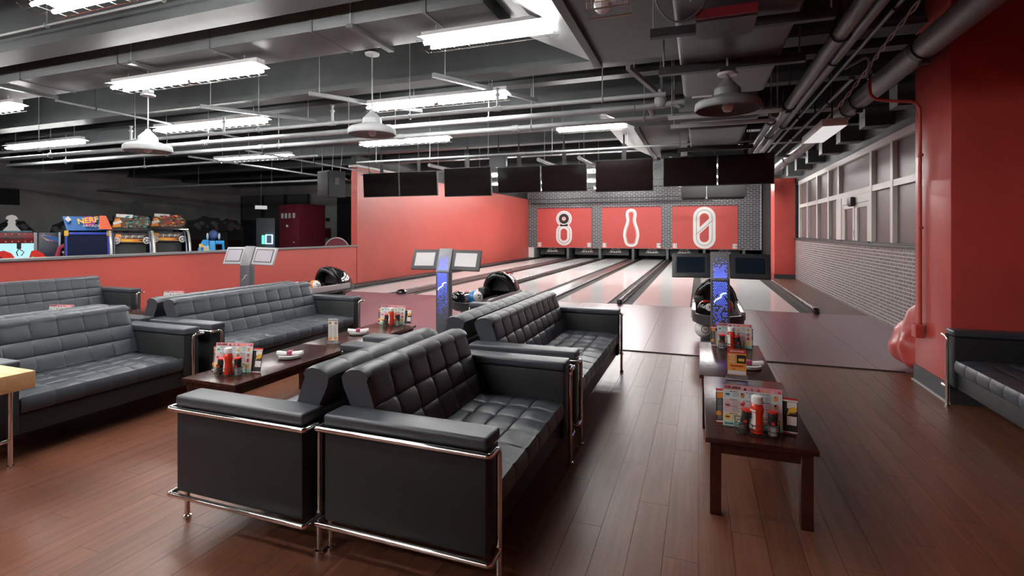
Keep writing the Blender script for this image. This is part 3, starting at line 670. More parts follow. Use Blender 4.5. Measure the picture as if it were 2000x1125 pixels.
def nose(x, label):
    t = thing('guide_nose', label, 'rail end', (x, YF + 0.02, 0.007))
    MB().sphere((0, 0, 0.03), 0.1, blackgloss, 16, 8, (1.2, 1.6, 0.75)).build('nose_cover', t)
    MB().box(-0.045, 0.045, 0.1, 7.5, 0.03, 0.06, mat('rail_grey', (0.25, 0.25, 0.26), 0.25, 0.6)).build('return_track', t)
nose((LN[0][1] + LN[1][0]) / 2, 'black rounded cover at the foul line between the two leftmost lanes')
# pinsetter ends: black pit curtains under the panels
for i, ((x0, x1), ds) in enumerate(zip(LN, desc)):
    t = thing('pit_curtain', 'black pit curtain ending the lane ' + ds, 'pinsetter', ((x0 + x1) / 2, YE + 0.5, 0)); h = (x1 - x0) / 2 + 0.14
    MB().box(-h, h, 0.05, 0.12, 0.22, 0.66, black_m).build('curtain', t)
    MB().box(-h, h, 1.6, 1.65, -0.0, 0.9, black_m).build('pit_cushion', t)
    b = MB()
    for rr in (0.15, 0.22): b.tube([(rr * 1.25 * math.cos(a * PI / 10), 0.035, 0.38 + rr * math.sin(a * PI / 10)) for a in range(11)], 0.014, white_m, 5)
    b.tube([(-0.33, 0.035, 0.38), (0.33, 0.035, 0.38)], 0.014, white_m, 5)
    b.build('arch_emblem', t)
    for k in range(4): MB().bbox(-0.22 + k * 0.125, -0.22 + k * 0.125 + 0.075, 0.02, 0.05, 0.36, 0.44, white_m, 0.008).build('emblem_block', t)
for k, x in enumerate([LN[0][0] - 0.3] + [(LN[i][1] + LN[i + 1][0]) / 2 for i in range(5)] + [LN[5][1] + 0.3]):
    struct(MB().box(x - 0.06, x + 0.06, YE + 0.1, YP + 0.2, 0.0, 0.9, mat('kickback_grey', (0.10, 0.11, 0.12), 0.35)).build('trim_%d' % (n + 2 + k)))
struct(MB().box(WX, LN[0][0] - 0.38, YE + 0.05, YE + 0.2, 0.06, 0.6, whiteframe).build('trim_20'))

# red panels with the three white figures
def panel(i, label):
    x0, x1 = PAN[i]; t = thing('wall_panel', label, 'wall panel', ((x0 + x1) / 2, YE, 1.66)); h = (x1 - x0) / 2
    MB().box(-h, h, -0.03, 0.005, -1.04, 1.08, redpanel).build('panel_board', t)
    MB().box(-h, h, -0.05, -0.031, 1.05, 1.085, maroonp).build('top_shadow_strip', t)  # maroon strip paints the shadow line along the panel top
    return t, h
def plates(t, name, shapes, base=0.032):
    """stacked thin sheets, each a little prouder than the one under it"""
    for k, (poly, m_, nm) in enumerate(shapes):
        MB().prism(poly, base + k * 0.006, base + k * 0.006 + 0.006, m_, FX((0, 0, 0))).build(nm, t)
def tags(t, h, a, b_):
    for s, nn in ((-1, a), (1, b_)):
        MB().box(s * (h - 0.13) - 0.1, s * (h - 0.13) + 0.1, -0.036, -0.031, -1.0, -0.78, paper).build('number_tag', t)
        text('lane_number', nn, 0.22, ink, t, FX((s * (h - 0.13), -0.038, -0.89)), 0.001)
t, h = panel(0, 'red wall panel with the eight shaped white figure, left of the pin panel'); tags(t, h, '11', '12')
thin = mat('maroon_line', (0.16, 0.02, 0.03), 0.5)
plates(t, '', [(circle(0.43, 32, 0, 0.50), white_m, 'ring_plate'), (circle(0.345, 32, 0, 0.50), thin, 'ring_line'), (circle(0.325, 32, 0, 0.5), white_m, 'ring_inner'), (circle(0.275, 32, 0, 0.5), ink, 'black_disc'), (circle(0.12, 24, 0, 0.5), redpanel, 'red_disc'), (circle(0.095, 24, 0, 0.5), white_m, 'white_disc')])
text('figure_eight', '8', 0.2, ink, t, FX((0, -0.07, 0.5)), 0.001)
plates(t, '', [(stadium(0.87, 1.17, 12, 0, -0.35), white_m, 'oval_plate'), (stadium(0.66, 0.95, 12, 0, -0.35), thin, 'oval_line'), (stadium(0.62, 0.91, 12, 0, -0.35), white_m, 'oval_inner'), (stadium(0.36, 0.65, 12, 0, -0.35), redpanel, 'oval_centre')])
t, h = panel(1, 'red wall panel with the white bowling pin outline in the middle'); tags(t, h, '13', '14')
pin = [(0.27, -0.97), (0.40, -0.5), (0.41, -0.32), (0.37, -0.05), (0.26, 0.25), (0.235, 0.45), (0.285, 0.66), (0.26, 0.83), (0.17, 0.95), (0.05, 0.985)]
def mir(p): return p + [(-x, y) for x, y in p[::-1]]
def smoothp(p):
    out = []; n_ = len(p)
    for i in range(n_): 
        a, b_ = p[i], p[(i + 1) % n_]; out += [(a[0] * .75 + b_[0] * .25, a[1] * .75 + b_[1] * .25), (a[0] * .25 + b_[0] * .75, a[1] * .25 + b_[1] * .75)]
    return out
def inset(p, d): 
    n_ = len(p); out = []
    for i in range(n_):
        a, b_ = Vector(p[i - 1]), Vector(p[(i + 1) % n_]); tn = (b_ - a).normalized(); out.append((p[i][0] - tn.y * d, p[i][1] + tn.x * d))
    return out
pp = smoothp(smoothp(mir(pin)))
plates(t, '', [(pp, white_m, 'pin_plate'), (inset(pp, 0.125), redpanel, 'pin_gap'), (inset(pp, 0.145), white_m, 'pin_line'), (inset(pp, 0.165), redpanel, 'pin_centre')])
t, h = panel(2, 'red wall panel with the slashed zero figure, right of the pin panel'); tags(t, h, '15', '16')
plates(t, '', [(stadium(1.03, 2.06, 14), white_m, 'zero_plate'), (stadium(0.74, 1.76, 14), thin, 'zero_line'), (stadium(0.70, 1.72, 14), white_m, 'zero_inner'), (stadium(0.42, 1.42, 12), redpanel, 'zero_centre')])
MB().prism([(-0.21, -0.30), (-0.21, 0.02), (0.21, 0.44), (0.21, 0.12)], 0.058, 0.062, white_m, FX((0, 0, 0))).build('slash', t)
MB().prism([(-0.36, -0.33), (-0.36, -0.30), (0.36, 0.36), (0.36, 0.33)], 0.0625, 0.064, thin, FX((0, 0, 0))).build('slash_line', t)

# ---------------------------------------------------------------- kiosks
def kiosk(x, y, label, lit, scr):
    t = thing('scoring_kiosk', label, 'kiosk', (x, y, 0))
    MB().bbox(-0.16, 0.16, -0.14, 0.2, 0.0, 0.025, black_m, 0.008).build('base_plate', t)
    MB().bbox(-0.097, 0.097, -0.045, 0.06, 0.026, 0.945, grey_m, 0.008).build('post', t)
    tilt = Matrix.Translation((0, -0.045, 0.947)) @ Matrix.Rotation(math.radians(-20), 4, 'X')
    MB().bbox(-0.097, 0.097, 0.0, 0.07, 0.0, 0.325, mat('kiosk_head', (0.22, 0.225, 0.235), 0.35), 0.006, M=tilt).build('head', t)
    body = lightgrey if lit == 0 else plas_dark
    for s in (-1, 1):
        M = tilt @ Matrix.Translation((s * 0.1, 0.015, 0.03)) @ Matrix.Rotation(math.radians(s * 3), 4, 'Z') @ Matrix.Translation((s * 0.206, 0, 0))
        o = MB().bbox(-0.205, 0.205, 0, 0.035, 0, 0.285, body if scr != 'dark' else plas_dark, 0.012, M=M).build('screen_housing', t)
        MB().box(-0.165, 0.165, -0.003, 0.0, 0.04, 0.25, mat('bezel_dark', (0.05, 0.05, 0.06), 0.4), M=M).build('bezel', o)
        MB().box(-0.15, 0.15, -0.006, -0.0035, 0.053, 0.237, SCR[scr], M=M).build('display', o)
    zig = [(-0.062, 0), (-0.045, 0.03), (-0.012, 0.05), (0.01, 0.066), (0.004, 0.088), (0.03, 0.105), (0.062, 0.112)]
    MB().tube([(px, -0.049, 0.70 + pz * 0.95) for px, pz in zig], [0.002, 0.005, 0.006, 0.006, 0.006, 0.006, 0.003], LEDw if lit else white_m, 6).build('squiggle_emblem', t)
    if lit:
        b = MB()
        for r in range(34):
            z = 0.92 - r * 0.0175
            for c in range(8):
                px = -0.066 + c * 0.0177 + (0.0088 if r % 2 else 0)
                if R.random() < max(0.25, 1.15 - r * 0.028): 
                    q = 0.0056 * max(0.45, 1.0 - r * 0.018); b.add([(px - q, -0.0465, z), (px, -0.0465, z - q), (px + q, -0.0465, z), (px, -0.0465, z + q)], [(0, 1, 2, 3)], LED)
        for r in range(15):
            for c in range(8):
                px = -0.066 + c * 0.0177 + (0.0088 if r % 2 else 0)
                if R.random() < 1.2 - r * 0.075:
                    q = 0.0056 * max(0.45, 1.0 - r * 0.035); z = 0.03 + r * 0.0155; b.add([(px - q, -0.0016, z), (px, -0.0016, z - q), (px + q, -0.0016, z), (px, -0.0016, z + q)], [(0, 1, 2, 3)], LED, M=tilt)
        b.build('led_dots', t, kind='stuff')
    return t
SCR = {'lit': mat('pale_screen', (0.60, 0.59, 0.60), 0.18), 'grey': mat('grey_screen', (0.42, 0.40, 0.44), 0.2), 'dark': mat('dark_screen', (0.012, 0.02, 0.032), 0.08)}
kiosk(-6.62, 6.07, 'grey scoring kiosk with two pale screens, leftmost and unlit', 0, 'grey')
kiosk(-3.2, 6.1, 'scoring kiosk with blue dots and two pale screens in the middle', 1, 'lit')
kiosk(0.215, 6.1, 'scoring kiosk with blue dots and two dark screens behind the right table', 2, 'dark')

# ---------------------------------------------------------------- ball returns and balls
def ball_return(x, label):
    t = thing('ball_return', label, 'ball return', (x, 7.5, 0))
    MB().bbox(-0.14, 0.14, -0.45, 0.75, 0.007, 0.34, black_m, 0.03).build('pedestal', t)
    def ring(wd, ht, cy, z0, z1, m_, th):
        b = MB(); o = [(px, py + cy) for px, py in stadium(wd, ht, 10)]; i_ = [(px, py + cy) for px, py in stadium(wd - 2 * th, ht - 2 * th, 10)]; k = len(o)
        vs = [(*p, z0) for p in o] + [(*p, z1) for p in o] + [(*p, z1) for p in i_] + [(*p, z0) for p in i_]; fs = []
        for j in range(k):
            j2 = (j + 1) % k
            for l in range(4): a, c = l * k, ((l + 1) % 4) * k; fs.append((a + j, a + j2, c + j2, c + j))
        return b.add(vs, fs, m_, True)
    ring(0.60, 1.95, 0.0, 0.365, 0.47, plas_dark, 0.035).build('tray_rim', t)
    MB().prism([(px * 0.98, py) for px, py in stadium(0.54, 1.88, 10)], 0.345, 0.385, mat('tray_floor', (0.16, 0.13, 0.135), 0.25)).build('tray_floor', t)
    for s in (-1, 1): MB().bbox(s * 0.283 - 0.028, s * 0.283 + 0.028, -0.72, 0.66, 0.40, 0.50, mat('silver_pink_reflection', (0.40, 0.36, 0.37), 0.22, 0.3), 0.012).build('side_rail', t)  # silver rails with a pinkish reflection put into the base colour
    for s in (-1, 1): MB().tube([(s * 0.07, -0.62, 0.41), (s * 0.07, 0.5, 0.41)], 0.012, steel, 8).build('track_bar', t)
    MB().bbox(-0.2, 0.16, -0.86, -0.50, 0.11, 0.15, black_m, 0.012).build('lower_rack', t)
    MB().box(-0.17, -0.12, -0.9, -0.85, 0.007, 0.11, plas_dark).box(-0.18, -0.11, -0.915, -0.85, 0.007, 0.05, white_m).build('rack_foot', t)
    MB().tube([(0, -0.6, 0.15), (0, -0.6, 0.35)], 0.03, black_m).build('rack_post', t)
    # hood: a closed shell behind an arched mouth
    K, N = 9, 18; vs = []; fs = []
    for k in range(K):
        q = k / (K - 1); wd = 0.27 * math.sqrt(max(0.02, 1 - (q * 0.985) ** 2.4)); hh = 0.37 * math.sqrt(max(0.02, 1 - (q * 0.985) ** 2.2)); yy = 0.42 + 0.55 * q
        for j in range(N + 1):
            a = PI * (-0.12 + 1.24 * j / N); vs.append((wd * math.cos(a), yy - 0.10 * math.sin(a) * (1 - q), 0.42 + hh * max(-0.3, math.sin(a))))
    for k in range(K - 1):
        for j in range(N): fs.append((k * (N + 1) + j, k * (N + 1) + j + 1, (k + 1) * (N + 1) + j + 1, (k + 1) * (N + 1) + j))
    hd = MB().add(vs, fs, blackgloss, True).build('hood', t)
    md = hd.modifiers.new('thick', 'SOLIDIFY'); md.thickness = 0.03; md.offset = -1
    MB().tube([(0.245 * math.cos(PI * (-0.12 + 1.24 * j / 18)), 0.40 - 0.10 * math.sin(PI * (-0.12 + 1.24 * j / 18)), 0.42 + 0.335 * max(-0.3, math.sin(PI * (-0.12 + 1.24 * j / 18)))) for j in range(19)], 0.04, blackgloss, 10).build('hood_lip', t)
    MB().prism([(0.2 * math.cos(PI * j / 12), 0.06 + 0.26 * math.sin(PI * j / 12)) for j in range(13)], -0.56, -0.55, mat('hood_liner', (0.05, 0.05, 0.055), 0.4), FX((0, 0, 0.42))).build('hood_liner', t)
    MB().bbox(-0.28, -0.16, 0.16, 0.42, 0.45, 0.56, black_m, 0.02).build('control_box', t)
    MB().tube([(0.08, 0.50, 0.80), (0.12, 0.55, 0.79), (0.09, 0.60, 0.785), (0.15, 0.66, 0.76)], 0.008, redplastic, 6).build('red_squiggle', t)
    return t
ball_return(-6.60, 'black ball return with shiny hood behind the long left sofa')
ball_return(-3.12, 'black ball return with shiny hood in the middle beside the blue kiosk')
ball_return(0.215, 'black ball return behind the front kiosk with dark screens')
def ball(x, y, z, label, c1, c2=None, c3=None, num=None, rx=0.0, rz=0.0):
    t = thing('bowling_ball', label, 'bowling ball', (x, y, z)); r = 0.1085
    t.rotation_euler = (math.radians(rx), 0, math.radians(rz))
    b = MB(); K, N = 14, 22; vs = []; fs = []
    for i in range(K + 1):
        for j in range(N): vs.append((max(1e-4, r * math.sin(PI * i / K)) * math.cos(2 * PI * j / N), max(1e-4, r * math.sin(PI * i / K)) * math.sin(2 * PI * j / N), r * math.cos(PI * i / K)))
    top = []; mid = []; bot = []
    for i in range(K):
        for j in range(N):
            f = (i * N + j, i * N + (j + 1) % N, (i + 1) * N + (j + 1) % N, (i + 1) * N + j)
            (top if i < 4 else mid if i < 10 else bot).append(f)
    b.add(vs, top, c2 or c1, True).add(vs, mid, c1, True).add(vs, bot, c3 or c1, True).build('shell', t)
    b = MB()
    for px, py in ((0.02, 0.0), (-0.015, 0.012), (0.0, -0.03)): b.prism(circle(0.013, 8, px, py), r - 0.006, r + 0.0004, ink)
    b.build('finger_holes', t)
    if num:
        M = Matrix.Rotation(math.radians(-8), 4, 'X')
        b = MB().add([(0, 0, 0)] , [], white_m)
        n_ = 20; ring = [(0.048 * math.cos(2 * PI * k / n_), -math.sqrt(r * r - 0.048 ** 2) - 0.001, 0.048 * math.sin(2 * PI * k / n_)) for k in range(n_)]
        ring2 = [(0.04 * math.cos(2 * PI * k / n_), -math.sqrt(r * r - 0.04 ** 2) - 0.0015, 0.04 * math.sin(2 * PI * k / n_)) for k in range(n_)]
        b = MB().add(ring + ring2, [(k, (k + 1) % n_, n_ + (k + 1) % n_, n_ + k) for k in range(n_)], ink if num[1] == 'd' else white_m).add(ring2 + [(0, -r - 0.002, 0)], [(k, (k + 1) % n_, n_) for k in range(n_)], white_m)
        b.build('number_disc', t); text('number', num[0], 0.045, ink, t, FX((0, -r - 0.0035, 0.0)), 0.001)
    return t
bw = lambda n_, c, r_=0.08: mat('ball_' + n_, c, r_, coat=0.6)
Bk, Bw, Br, Bo, Bb, Bp = bw('black', (0.008, 0.008, 0.009)), bw('white', (0.78, 0.76, 0.74)), bw('red', (0.42, 0.012, 0.012)), bw('orange', (0.85, 0.22, 0.03)), bw('blue', (0.03, 0.25, 0.62)), bw('pink', (0.5, 0.05, 0.06))
ball(0.085, 6.98, 0.497, 'black bowling ball with red and white cap and a white number disc', Bk, Br, Bk, ('8', 'l'), -18, 20)
ball(0.31, 7.25, 0.497, 'dark red bowling ball right of the front kiosk', Br, None, None, None, 40)
ball(0.05, 6.84, 0.262, 'white bowling ball with orange top marked 50 on the lower rack', Bw, Bo, Bw, ('50', 'd'), -6, 10)
ball(-3.33, 6.80, 0.497, 'black bowling ball beside the post of the middle kiosk', Bk, None, None, None, 30)
ball(-3.12, 6.95, 0.497, 'blue and white bowling ball on the middle ball return', Bb, Bw, Bb, None, 70, 60)
ball(-3.2, 6.84, 0.262, 'marbled red bowling ball on the lower rack of the middle return', Bp)
ball(-6.52, 7.45, 0.497, 'orange and white bowling ball beside the left hood', Bo, Bw, Bo, None, 75, 75)
ball(-6.57, 7.1, 0.497, 'red bowling ball on the left ball return', Br, Bw, Br, None, 60, 20)
ball(-6.68, 6.82, 0.497, 'pale blue bowling ball on the left ball return', bw('pale_blue', (0.42, 0.56, 0.68)))

# ---------------------------------------------------------------- sofas
def tuft(s, t, cols, rows, seed):
    """height of a buttoned cushion, 0..1 in s and t"""
    a, b_ = (s * cols) % 1.0, (t * rows) % 1.0
    ga, gb = min(a, 1 - a), min(b_, 1 - b_)
    if t * rows > rows - 0.5: gb = b_
    elif t * rows < 0.5: gb = 1 - b_
    h = 0.45 * (1 - math.exp(-ga / 0.035)) + 0.55 * (1 - math.exp(-gb / 0.045)) + 0.3 * (4 * a * (1 - a)) ** 0.7 * min(1, 2 * gb) ** 0.7
    ci, ri = round(s * cols), round(t * rows); da, db = s * cols - ci, t * rows - ri; r = math.hypot(da, db)
    if 0 < ri < rows and 0 < ci < cols: h -= 0.55 * math.exp(-(r / 0.2) ** 2)
    an = math.atan2(db, da); k = math.sin(ci * 12.9 + ri * 78.2 + seed) * 0.5 + 0.5
    h += (0.10 + 0.16 * k) * math.exp(-(r / 0.42) ** 2) * math.sin(an * (5 + int(k * 4)) + ci * 2.3 + ri * 1.7) * min(1, r * 5)
    h += 0.05 * math.sin(s * cols * 9 + t * 5 + 2 * math.sin(t * 7 + seed)) 
    return h
def sweep(sec_f, ys, mt, capw=True):
    """rings of points swept along y; sec_f(y, fraction) -> list of (x, z)"""
    rings = [sec_f(y) for y in ys]; k = len(rings[0]); vs = []; fs = []
    for y, rg in zip(ys, rings): vs += [(x, y, z) for x, z in rg]
    for i in range(len(ys) - 1):
        for j in range(k): fs.append((i * k + j, (i + 1) * k + j, (i + 1) * k + (j + 1) % k, i * k + (j + 1) % k))
    fs.append(tuple(range(k))); fs.append(tuple((len(ys) - 1) * k + j for j in range(k))[::-1])
    return MB().add(vs, fs, mt, True)
CELL = [0.0, 0.035, 0.08, 0.2, 0.4, 0.6, 0.8, 0.92, 0.965]
def fracs(n_): return [(i + c) / n_ for i in range(n_) for c in CELL] + [1.0]
SOFA = {}
def sofa_proto(L, cols, seed):
    t = thing('sofa', 'x', 'sofa'); i0, i1 = 0.165, L - 0.165; W = i1 - i0
    MB().bbox(0.03, 0.765, i0 - 0.02, i1 + 0.02, 0.17, 0.305, leather_side, 0.012).build('base', t)
    MB().bbox(0.0, 0.10, i0 - 0.02, i1 + 0.02, 0.30, 0.638, leather, 0.025, 3).build('back_panel', t)
    # back cushion
    Pb, Pt = Vector((0.245, 0.43)), Vector((0.118, 0.775)); dv = Pt - Pb; nv = Vector((dv.y, -dv.x)).normalized(); rows = 3; NT = 27
    ny = cols * 9
    ys = [i0 + 0.004] + [i0 + 0.012 + (W - 0.024) * q for q in fracs(cols)] + [i1 - 0.004]
    def sec(y):
        s = min(1, max(0, (y - i0 - 0.012) / (W - 0.024))); edge = min(1, (min(y - i0, i1 - y) + 0.002) / 0.05) ** 0.5; p = []
        for q in fracs(rows):
            h = tuft(s, min(q, 0.999), cols, rows, seed) * 0.0105 * edge; c = Pb + dv * q + nv * h; p.append((c.x, c.y))
        a = s * cols % 1; g = min(a, 1 - a); gr = 0.004 * math.exp(-g / 0.06) * (0 < round(s * cols) < cols)
        e = (1 - edge) * 0.012
        for x, z in ((0.128, 0.80), (0.112, 0.822), (0.075, 0.834), (0.03, 0.83), (-0.005, 0.815), (-0.022, 0.79)): p.append((x, z - gr - e))
        for x, z in ((-0.012, 0.74), (0.035, 0.645), (0.108, 0.5), (0.12, 0.432)): p.append((x, z))
        return p
    sweep(sec, ys, leather).build('back_cushion', t)
    # seat cushion
    NS = 32; X0, X1 = 0.20, 0.765
    def sec2(y):
        s = min(1, max(0, (y - i0 - 0.012) / (W - 0.024))); edge = min(1, (min(y - i0, i1 - y) + 0.002) / 0.06) ** 0.5; p = []
        for q in fracs(4):
            h = tuft(s, min(q, 0.999), cols, 4, seed + 2) * 0.010 * edge; p.append((X0 + (X1 - X0) * q, 0.418 + h - 0.012 * (1 - edge) - max(0, q - 0.85) * 0.09))
        a = s * cols % 1; g = min(a, 1 - a); gr = 0.006 * math.exp(-g / 0.07); wv = 0.0008 * math.sin(s * cols * 2 * PI * 5 + math.sin(s * 40))
        for x, z in ((0.786, 0.413), (0.797, 0.39), (0.80, 0.36), (0.797, 0.33), (0.785, 0.312), (0.76, 0.307)): p.append((x - gr + wv * (z > 0.33), z))
        p.append((X0, 0.307)); return p
    sweep(sec2, ys, leather).build('seat_cushion', t)
    rr = 0.0125
    for yo, sg in ((0.0, 1), (L, -1)):
        ya, yb = sorted((yo + sg * 0.022, yo + sg * 0.162))
        a = MB().bbox(0.0, 0.79, ya, yb, 0.18, 0.602, leather_side, 0.014, 2).build('arm', t)
        MB().bbox(-0.004, 0.796, ya - 0.003, yb + 0.003, 0.604, 0.658, leather, 0.016, 3).build('arm_pad', a)
        yl = yo + sg * 0.10; xb, xf = -0.028, 0.815
        up = bend([(xb, yl, 0.02), (xb, yl, 0.598), (xb, yo, 0.598)], 0.035) 
        pts = bend([(xb, yl, 0.172), (xb, yl, 0.598), (xb, yo, 0.598)], 0.03, 5) + bend([(xb + 0.0, yo, 0.598), (xf, yo, 0.598)], 0.01)[1:] 
        path = [(xb, yl, 0.172), (xb, yl, 0.598), (xb, yo, 0.598), (xf, yo, 0.598), (xf, yl, 0.598), (xf, yl, 0.172)]
        def bend2(P, rs):
            P = [Vector(p) for p in P]; out = [P[0]]
            for i in range(1, len(P) - 1):
                A = (P[i - 1] - P[i]).normalized(); B = (P[i + 1] - P[i]).normalized(); r = rs[i - 1]; p0 = P[i] + A * r; p2 = P[i] + B * r
                for k in range(6): q = k / 5; out.append(p0 * (1 - q) ** 2 + P[i] * 2 * q * (1 - q) + p2 * q * q)
            out.append(P[-1]); return out
        MB().tube(bend2(path, [0.035, 0.012, 0.012, 0.035]), rr, chrome, 10).build('chrome_rail', t)
        MB().tube(bend2([(xb, yl, 0.185), (xb, yl - sg * 0.012, 0.172), (xb, yo, 0.172), (xf, yo, 0.172), (xf, yl - sg * 0.012, 0.172), (xf, yl, 0.185)], [0.004, 0.012, 0.012, 0.004]), rr, chrome, 10).build('chrome_rail', t)
        for xx in (xb, xf): MB().lathe([(rr, 0.185), (rr, 0.02), (0.02, 0.016), (0.02, 0.0)], chrome, 12, (xx, yl, 0)).build('leg', t)
    return t
LS, TS = 1.43, 2.17
sofas = [('L', -1.585, 1.85, 1, 'black tufted two seater in the foreground with chrome rails, facing the right table'),
         ('T', -1.585, 3.39, 1, 'black tufted three seater facing right, behind the foreground two seater'),
         ('L', -1.672, 1.81, -1, 'black two seater facing left, back to back with the foreground sofa'),
         ('T', -1.70, 3.36, -1, 'black three seater facing left, its back towards the middle kiosk and lanes'),
         ('L', -4.865, 1.83, 1, 'black tufted two seater partly behind the light wooden block table'),
         ('T', -4.845, 3.32, 1, 'long black tufted sofa facing the left dark tables, beyond the left two seater'),
         ('L', -4.955, 1.80, -1, 'black two seater facing the red half wall, only its pale back edge seen'),
         ('T', -4.97, 3.32, -1, 'black three seater facing the red half wall behind the long left sofa'),
         ('T', -8.40, 2.98, 1, 'grey looking tufted sofa standing closest to the red half wall'),
         ('T', 2.775, 3.24, -1, 'black sofa at the right edge beside the red pillar')]
for k, (ty, x, y, f, lb) in enumerate(sofas):
    if ty not in SOFA: SOFA[ty] = o = sofa_proto(LS if ty == 'L' else TS, 6 if ty == 'L' else 10, 0.7 if ty == 'L' else 2.1)
    else: o = copy_tree(SOFA[ty])
    o['group'] = 'black chrome railed sofas of the lounge'
    L = LS if ty == 'L' else TS
    place(o, (x, y if f > 0 else y + L, 0), 0 if f > 0 else PI, lb)

# ---------------------------------------------------------------- tables
def table_proto():
    t = thing('coffee_table', 'x', 'table'); W, L, H = 0.52, 1.215, 0.41
    MB().bbox(0, W, 0, L, H - 0.028, H, tablewood, 0.004, 2).build('tabletop', t)
    for x0, x1, y0, y1 in ((0.07, W - 0.07, 0.028, 0.048), (0.07, W - 0.07, L - 0.048, L - 0.028), (0.028, 0.048, 0.07, L - 0.07), (W - 0.048, W - 0.028, 0.07, L - 0.07)):
        MB().box(x0, x1, y0, y1, H - 0.085, H - 0.028, tablewood).build('apron', t)
    for x in (0.022, W - 0.077):
        for y in (0.022, L - 0.077): MB().bbox(x, x + 0.055, y, y + 0.055, 0, H - 0.028, tablewood, 0.003, 1).build('leg', t)
    return t
tp = table_proto()
for k, (x, y, lb) in enumerate([(0.03, 2.85, 'dark mahogany coffee table at right, nearest, carrying the menus and ketchup in front'), (0.0, 4.075, 'dark mahogany coffee table at right, farther one near the front kiosk'),
                 (-3.55, 2.68, 'dark mahogany coffee table between the left sofas, nearer half'), (-3.56, 3.905, 'dark mahogany coffee table between the left sofas, farther half')]):
    o = tp if k == 0 else copy_tree(tp); o['group'] = 'dark low coffee tables'; place(o, (x, y, 0), 0, lb)
o = copy_tree(tp); o['group'] = 'dark low coffee tables'; place(o, (-7.25, 3.3, 0), 0, 'dark coffee table mostly hidden behind the left back to back sofas')
o = copy_tree(tp); o['group'] = 'dark low coffee tables'; place(o, (-7.25, 4.53, 0), 0, 'dark coffee table hidden behind the far left back to back sofas')
t = thing('block_table', 'light pine block topped table at the left edge with a chrome leg', 'table', (-3.28, 1.67, 0))
t.rotation_euler.z = 0
MB().bbox(-1.3, 0.0, -0.75, 0.0, 0.66, 0.75, pine, 0.006).build('tabletop', t)
for x, y in ((-0.72, 0.12),): pass
for x, y in ((-0.13, -0.13), (-1.17, -0.13), (-0.13, -0.62), (-1.17, -0.62)):
    MB().lathe([(0.02, 0.66), (0.02, 0.03), (0.032, 0.02), (0.032, 0.0)], chrome, 14, (x, y, 0)).build('leg', t)
MB().tube([(-0.13, -0.13, 0.24), (-0.13, -0.62, 0.24)], 0.011, chrome, 8).tube([(-0.13, -0.13, 0.24), (-1.17, -0.13, 0.24)], 0.011, chrome, 8).build('stretcher', t)

# ---------------------------------------------------------------- table ware
TZ = 0.411
def ketchup_proto():
    t = thing('ketchup_bottle', 'x', 'bottle')
    MB().lathe([(0.024, 0.0), (0.033, 0.006), (0.033, 0.045), (0.028, 0.075), (0.027, 0.09), (0.032, 0.115), (0.0325, 0.135), (0.026, 0.152), (0.02, 0.158)], ketchup, 22).build('bottle_body', t)
    MB().lathe([(0.027, 0.156), (0.028, 0.185), (0.026, 0.192), (0.012, 0.195)], capwhite, 22).build('cap', t)
    b = MB(); n_ = 8; vs = []
    for z, r in ((0.03, 0.0336), (0.06, 0.0318), (0.085, 0.0286), (0.105, 0.0306), (0.128, 0.0332)):
        for k in range(n_): a = PI * (1.02 + 0.36 * k / (n_ - 1)); vs.append((r * math.cos(a), r * math.sin(a), z))
    b.add(vs, [(i * n_ + k, i * n_ + k + 1, (i + 1) * n_ + k + 1, (i + 1) * n_ + k) for i in range(4) for k in range(n_ - 1)], paper, True).build('paper_label', t)
    return t
def grinder_proto(fill, name, lb):
    t = thing(name, lb, 'shaker'); g = 0.0225
    MB().lathe([(g, 0.0), (g, 0.07), (0.02, 0.082)], glass_m, 16).build('glass_jar', t)
    MB().lathe([(g - 0.002, 0.003), (g - 0.002, 0.05)], fill, 14).build('filling', t)
    MB().lathe([(0.0205, 0.08), (0.024, 0.086), (0.025, 0.118)], black_m, 18).build('grinder_collar', t)
    MB().lathe([(0.0245, 0.118), (0.024, 0.126), (0.016, 0.128)], redplastic, 18).build('red_cap', t)
    MB().lathe([(0.0229, 0.056), (0.0229, 0.076)], ink, 16, close=False).build('label_band', t)
    MB().box(-0.008, 0.008, -0.0245, -0.0232, 0.06, 0.073, redplastic).build('red_label', t)
    return t
def caddy_proto():
    t = thing('wire_caddy', 'x', 'caddy'); b = MB()
    for cx_, r in ((-0.07, 0.03), (0.0, 0.041), (0.075, 0.03)):
        for z in (0.004, 0.03, 0.058): b.tube([(cx_ + r * math.cos(2 * PI * k / 14), r * math.sin(2 * PI * k / 14), z) for k in range(14)], 0.0018, black_m, 5, closed=True)
        for k in range(5): a = 2 * PI * k / 5 + 0.3; b.tube([(cx_ + r * math.cos(a), r * math.sin(a), 0.004), (cx_ + r * math.cos(a), r * math.sin(a), 0.058)], 0.0018, black_m, 5)
    b.build('wire_rings', t)
    b = MB()
    for x in (-0.105, 0.11): b.tube([(x, 0.045, 0.002), (x, 0.045, 0.07)], 0.002, black_m, 5)
    b.tube([(-0.105, 0.045, 0.07), (0.11, 0.045, 0.07)], 0.002, black_m, 5).tube([(-0.105, 0.045, 0.003), (0.11, 0.045, 0.003)], 0.002, black_m, 5)
    b.build('menu_rack', t)
    return t
def sheet(x0, x1, z0, z1, m_, k=1): return (x0, x1, z0, z1, m_, k)
